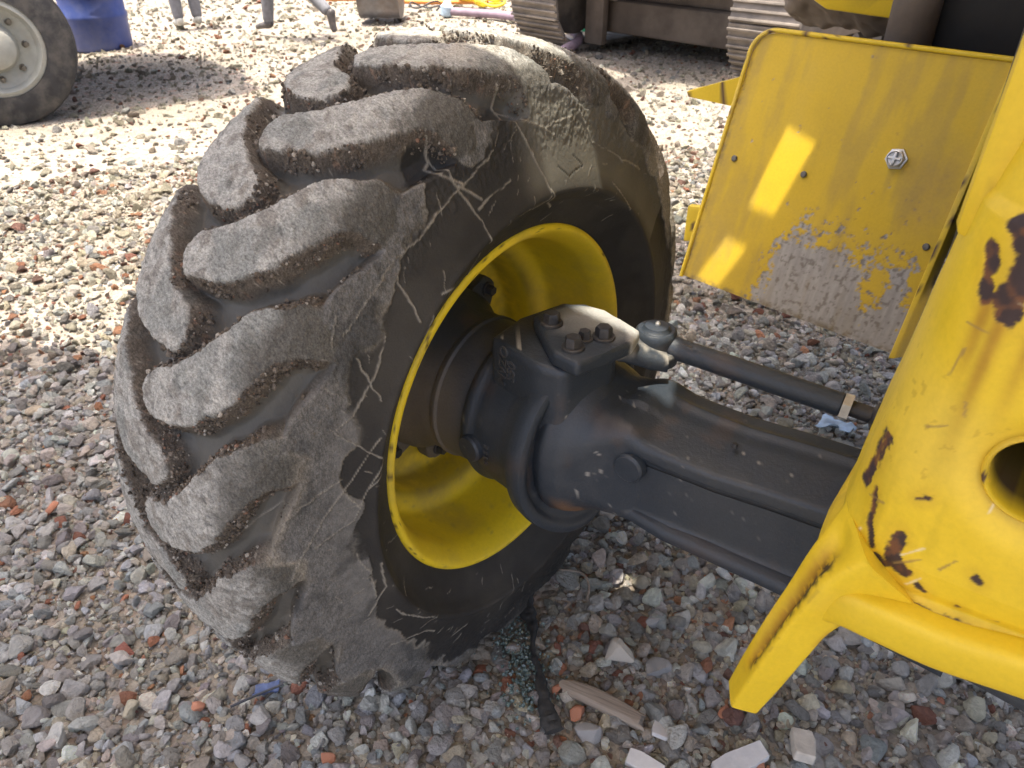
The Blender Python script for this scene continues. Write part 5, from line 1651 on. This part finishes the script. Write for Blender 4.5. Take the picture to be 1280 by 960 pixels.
def person(label, loc, rz, legs, shoe_mat, arms):
    """Built facing +x; legs: two of (hip side, knee, ankle, toe) points."""
    T = thing('person', label, 'person', loc, rz)
    pel = (0, 0, .96, .14, .12)
    body = [[pel, (.01, 0, 1.12, .13, .12), (.0, 0, 1.30, .15, .13), (0, 0, 1.43, .09, .09), (.01, 0, 1.50, .055), (.02, 0, 1.56, .06), (.02, 0, 1.63, .088, .078), (.015, 0, 1.70, .075, .07)]]
    for s_, (kn_, an_, toe) in zip((1, -1), legs):
        body.append([pel, (0, .09 * s_, .90, .09), (*kn_, .055), (*an_, .038)])
    hands = []
    for s_, (el, wr) in zip((1, -1), arms):
        body.append([(0, 0, 1.43, .09, .09), (0, .17 * s_, 1.40, .062), (*el, .042), (*wr, .030)])
    b_ = skin_mesh('body', body, MT['skin'], T)
    for s_, (el, wr) in zip((1, -1), arms):
        W = Vector(wr); D = (W - Vector(el)).normalized()
        palm = W + D * .06
        ch = [[(*W, .024), (*palm, .028)]]
        for f_, ln_ in zip((-.027, -.009, .009, .026), (.066, .078, .074, .058)):
            k0 = palm + Vector((f_, 0, 0)) + D * .012; k1 = k0 + D * ln_ * .5 + Vector((0, -.008 * s_, 0)); k2 = k0 + D * ln_ * .9 + Vector((0, -.024 * s_, 0))
            ch.append([(*palm, .028), (*k0, .0095), (*k1, .0085), (*k2, .007)])
        th_ = W + D * .025 + Vector((.034, 0, 0)); ch.append([(*W, .024), (*th_, .010), (*(th_ + D * .05 + Vector((.006, -.01 * s_, 0))), .008)])
        skin_mesh('hand', ch, MT['skin'], T, 2)
    tr = [[(0, 0, 1.0, .152, .132), (0, 0, .93, .15, .13)]]
    for s_, (kn_, an_, toe) in zip((1, -1), legs):
        up = Vector(an_).lerp(Vector(kn_), .12)
        tr.append([(0, 0, .93, .15, .13), (0, .095 * s_, .86, .098), (*kn_, .075), (*Vector(an_).lerp(Vector(kn_), .45), .070), (*up, .062), (*an_, .058)])
    skin_mesh('trousers', tr, MT['trouser'], T)
    jk = [[(0, 0, .98, .155, .135), (.01, 0, 1.12, .148, .135), (0, 0, 1.30, .17, .145), (0, 0, 1.43, .11, .105)]]
    for s_, (el, wr) in zip((1, -1), arms):
        jk.append([(0, 0, 1.43, .11, .105), (0, .18 * s_, 1.40, .075), (*el, .056), (*Vector(el).lerp(Vector(wr), .92), .043)])
    skin_mesh('jacket', jk, MT['jacket'], T)
    skin_mesh('hair', [[(-.01, 0, 1.745, .07, .07), (-.035, 0, 1.70, .085, .08), (-.055, 0, 1.63, .06, .06)]], MT['hair'], T)
    skin_mesh('nose', [[(.10, 0, 1.655, .010), (.118, 0, 1.625, .014)]], MT['skin'], T, 1)
    for s_ in (1, -1):
        skin_mesh('ear', [[(.01, .083 * s_, 1.66, .012), (.0, .086 * s_, 1.625, .014)]], MT['skin'], T, 1)
        bm_ = bmesh.new(); bmesh.ops.create_uvsphere(bm_, u_segments=10, v_segments=8, radius=.011, matrix=Matrix.Translation((.096, .03 * s_, 1.657)))
        from_bm('eye', bm_, MT['dark'], T, 80)
    for s_, (kn_, an_, toe) in zip((1, -1), legs):
        A_ = Vector(an_); Tt = Vector(toe); d_ = (Tt - A_); d_.normalize()
        heel = A_ - d_ * .055 + Vector((0, 0, -.045)) if abs(d_.z) < .6 else A_ + Vector((-.075, 0, .0))
        mid = A_.lerp(Tt, .5)
        skin_mesh('shoe', [[(*heel, .036), (*(A_.lerp(heel, .4)), .045), (*mid, .046, .038), (*Tt, .036, .026)], [(*(A_.lerp(heel, .4)), .045), (*(A_ + Vector((0, 0, .03))), .046)]], MT[shoe_mat], T)
    return T
person('person in grey trousers and dark shoes striding left over the sunlit gravel', (-6.48, 4.74, 0), PI + .05,
       [((.30, .10, .52), (.36, .11, .105), (.56, .12, .045)), ((-.02, -.10, .50), (-.36, -.12, .235), (-.42, -.12, .05))], 'shoe_dark',
       [((-.16, .24, 1.14), (-.14, .25, .88)), ((.14, -.24, 1.14), (.26, -.23, .93))])
person('person in grey trousers and pale shoes standing behind the truck wheel', (-7.85, 4.28, 0), PI - .3,
       [((.03, .10, .50), (0, .10, .09), (.19, .11, .04)), ((.04, -.10, .50), (.02, -.11, .09), (.21, -.12, .04))], 'shoe_pale',
       [((-.03, .25, 1.14), (.05, .25, .89)), ((-.03, -.25, 1.14), (.05, -.25, .89))])
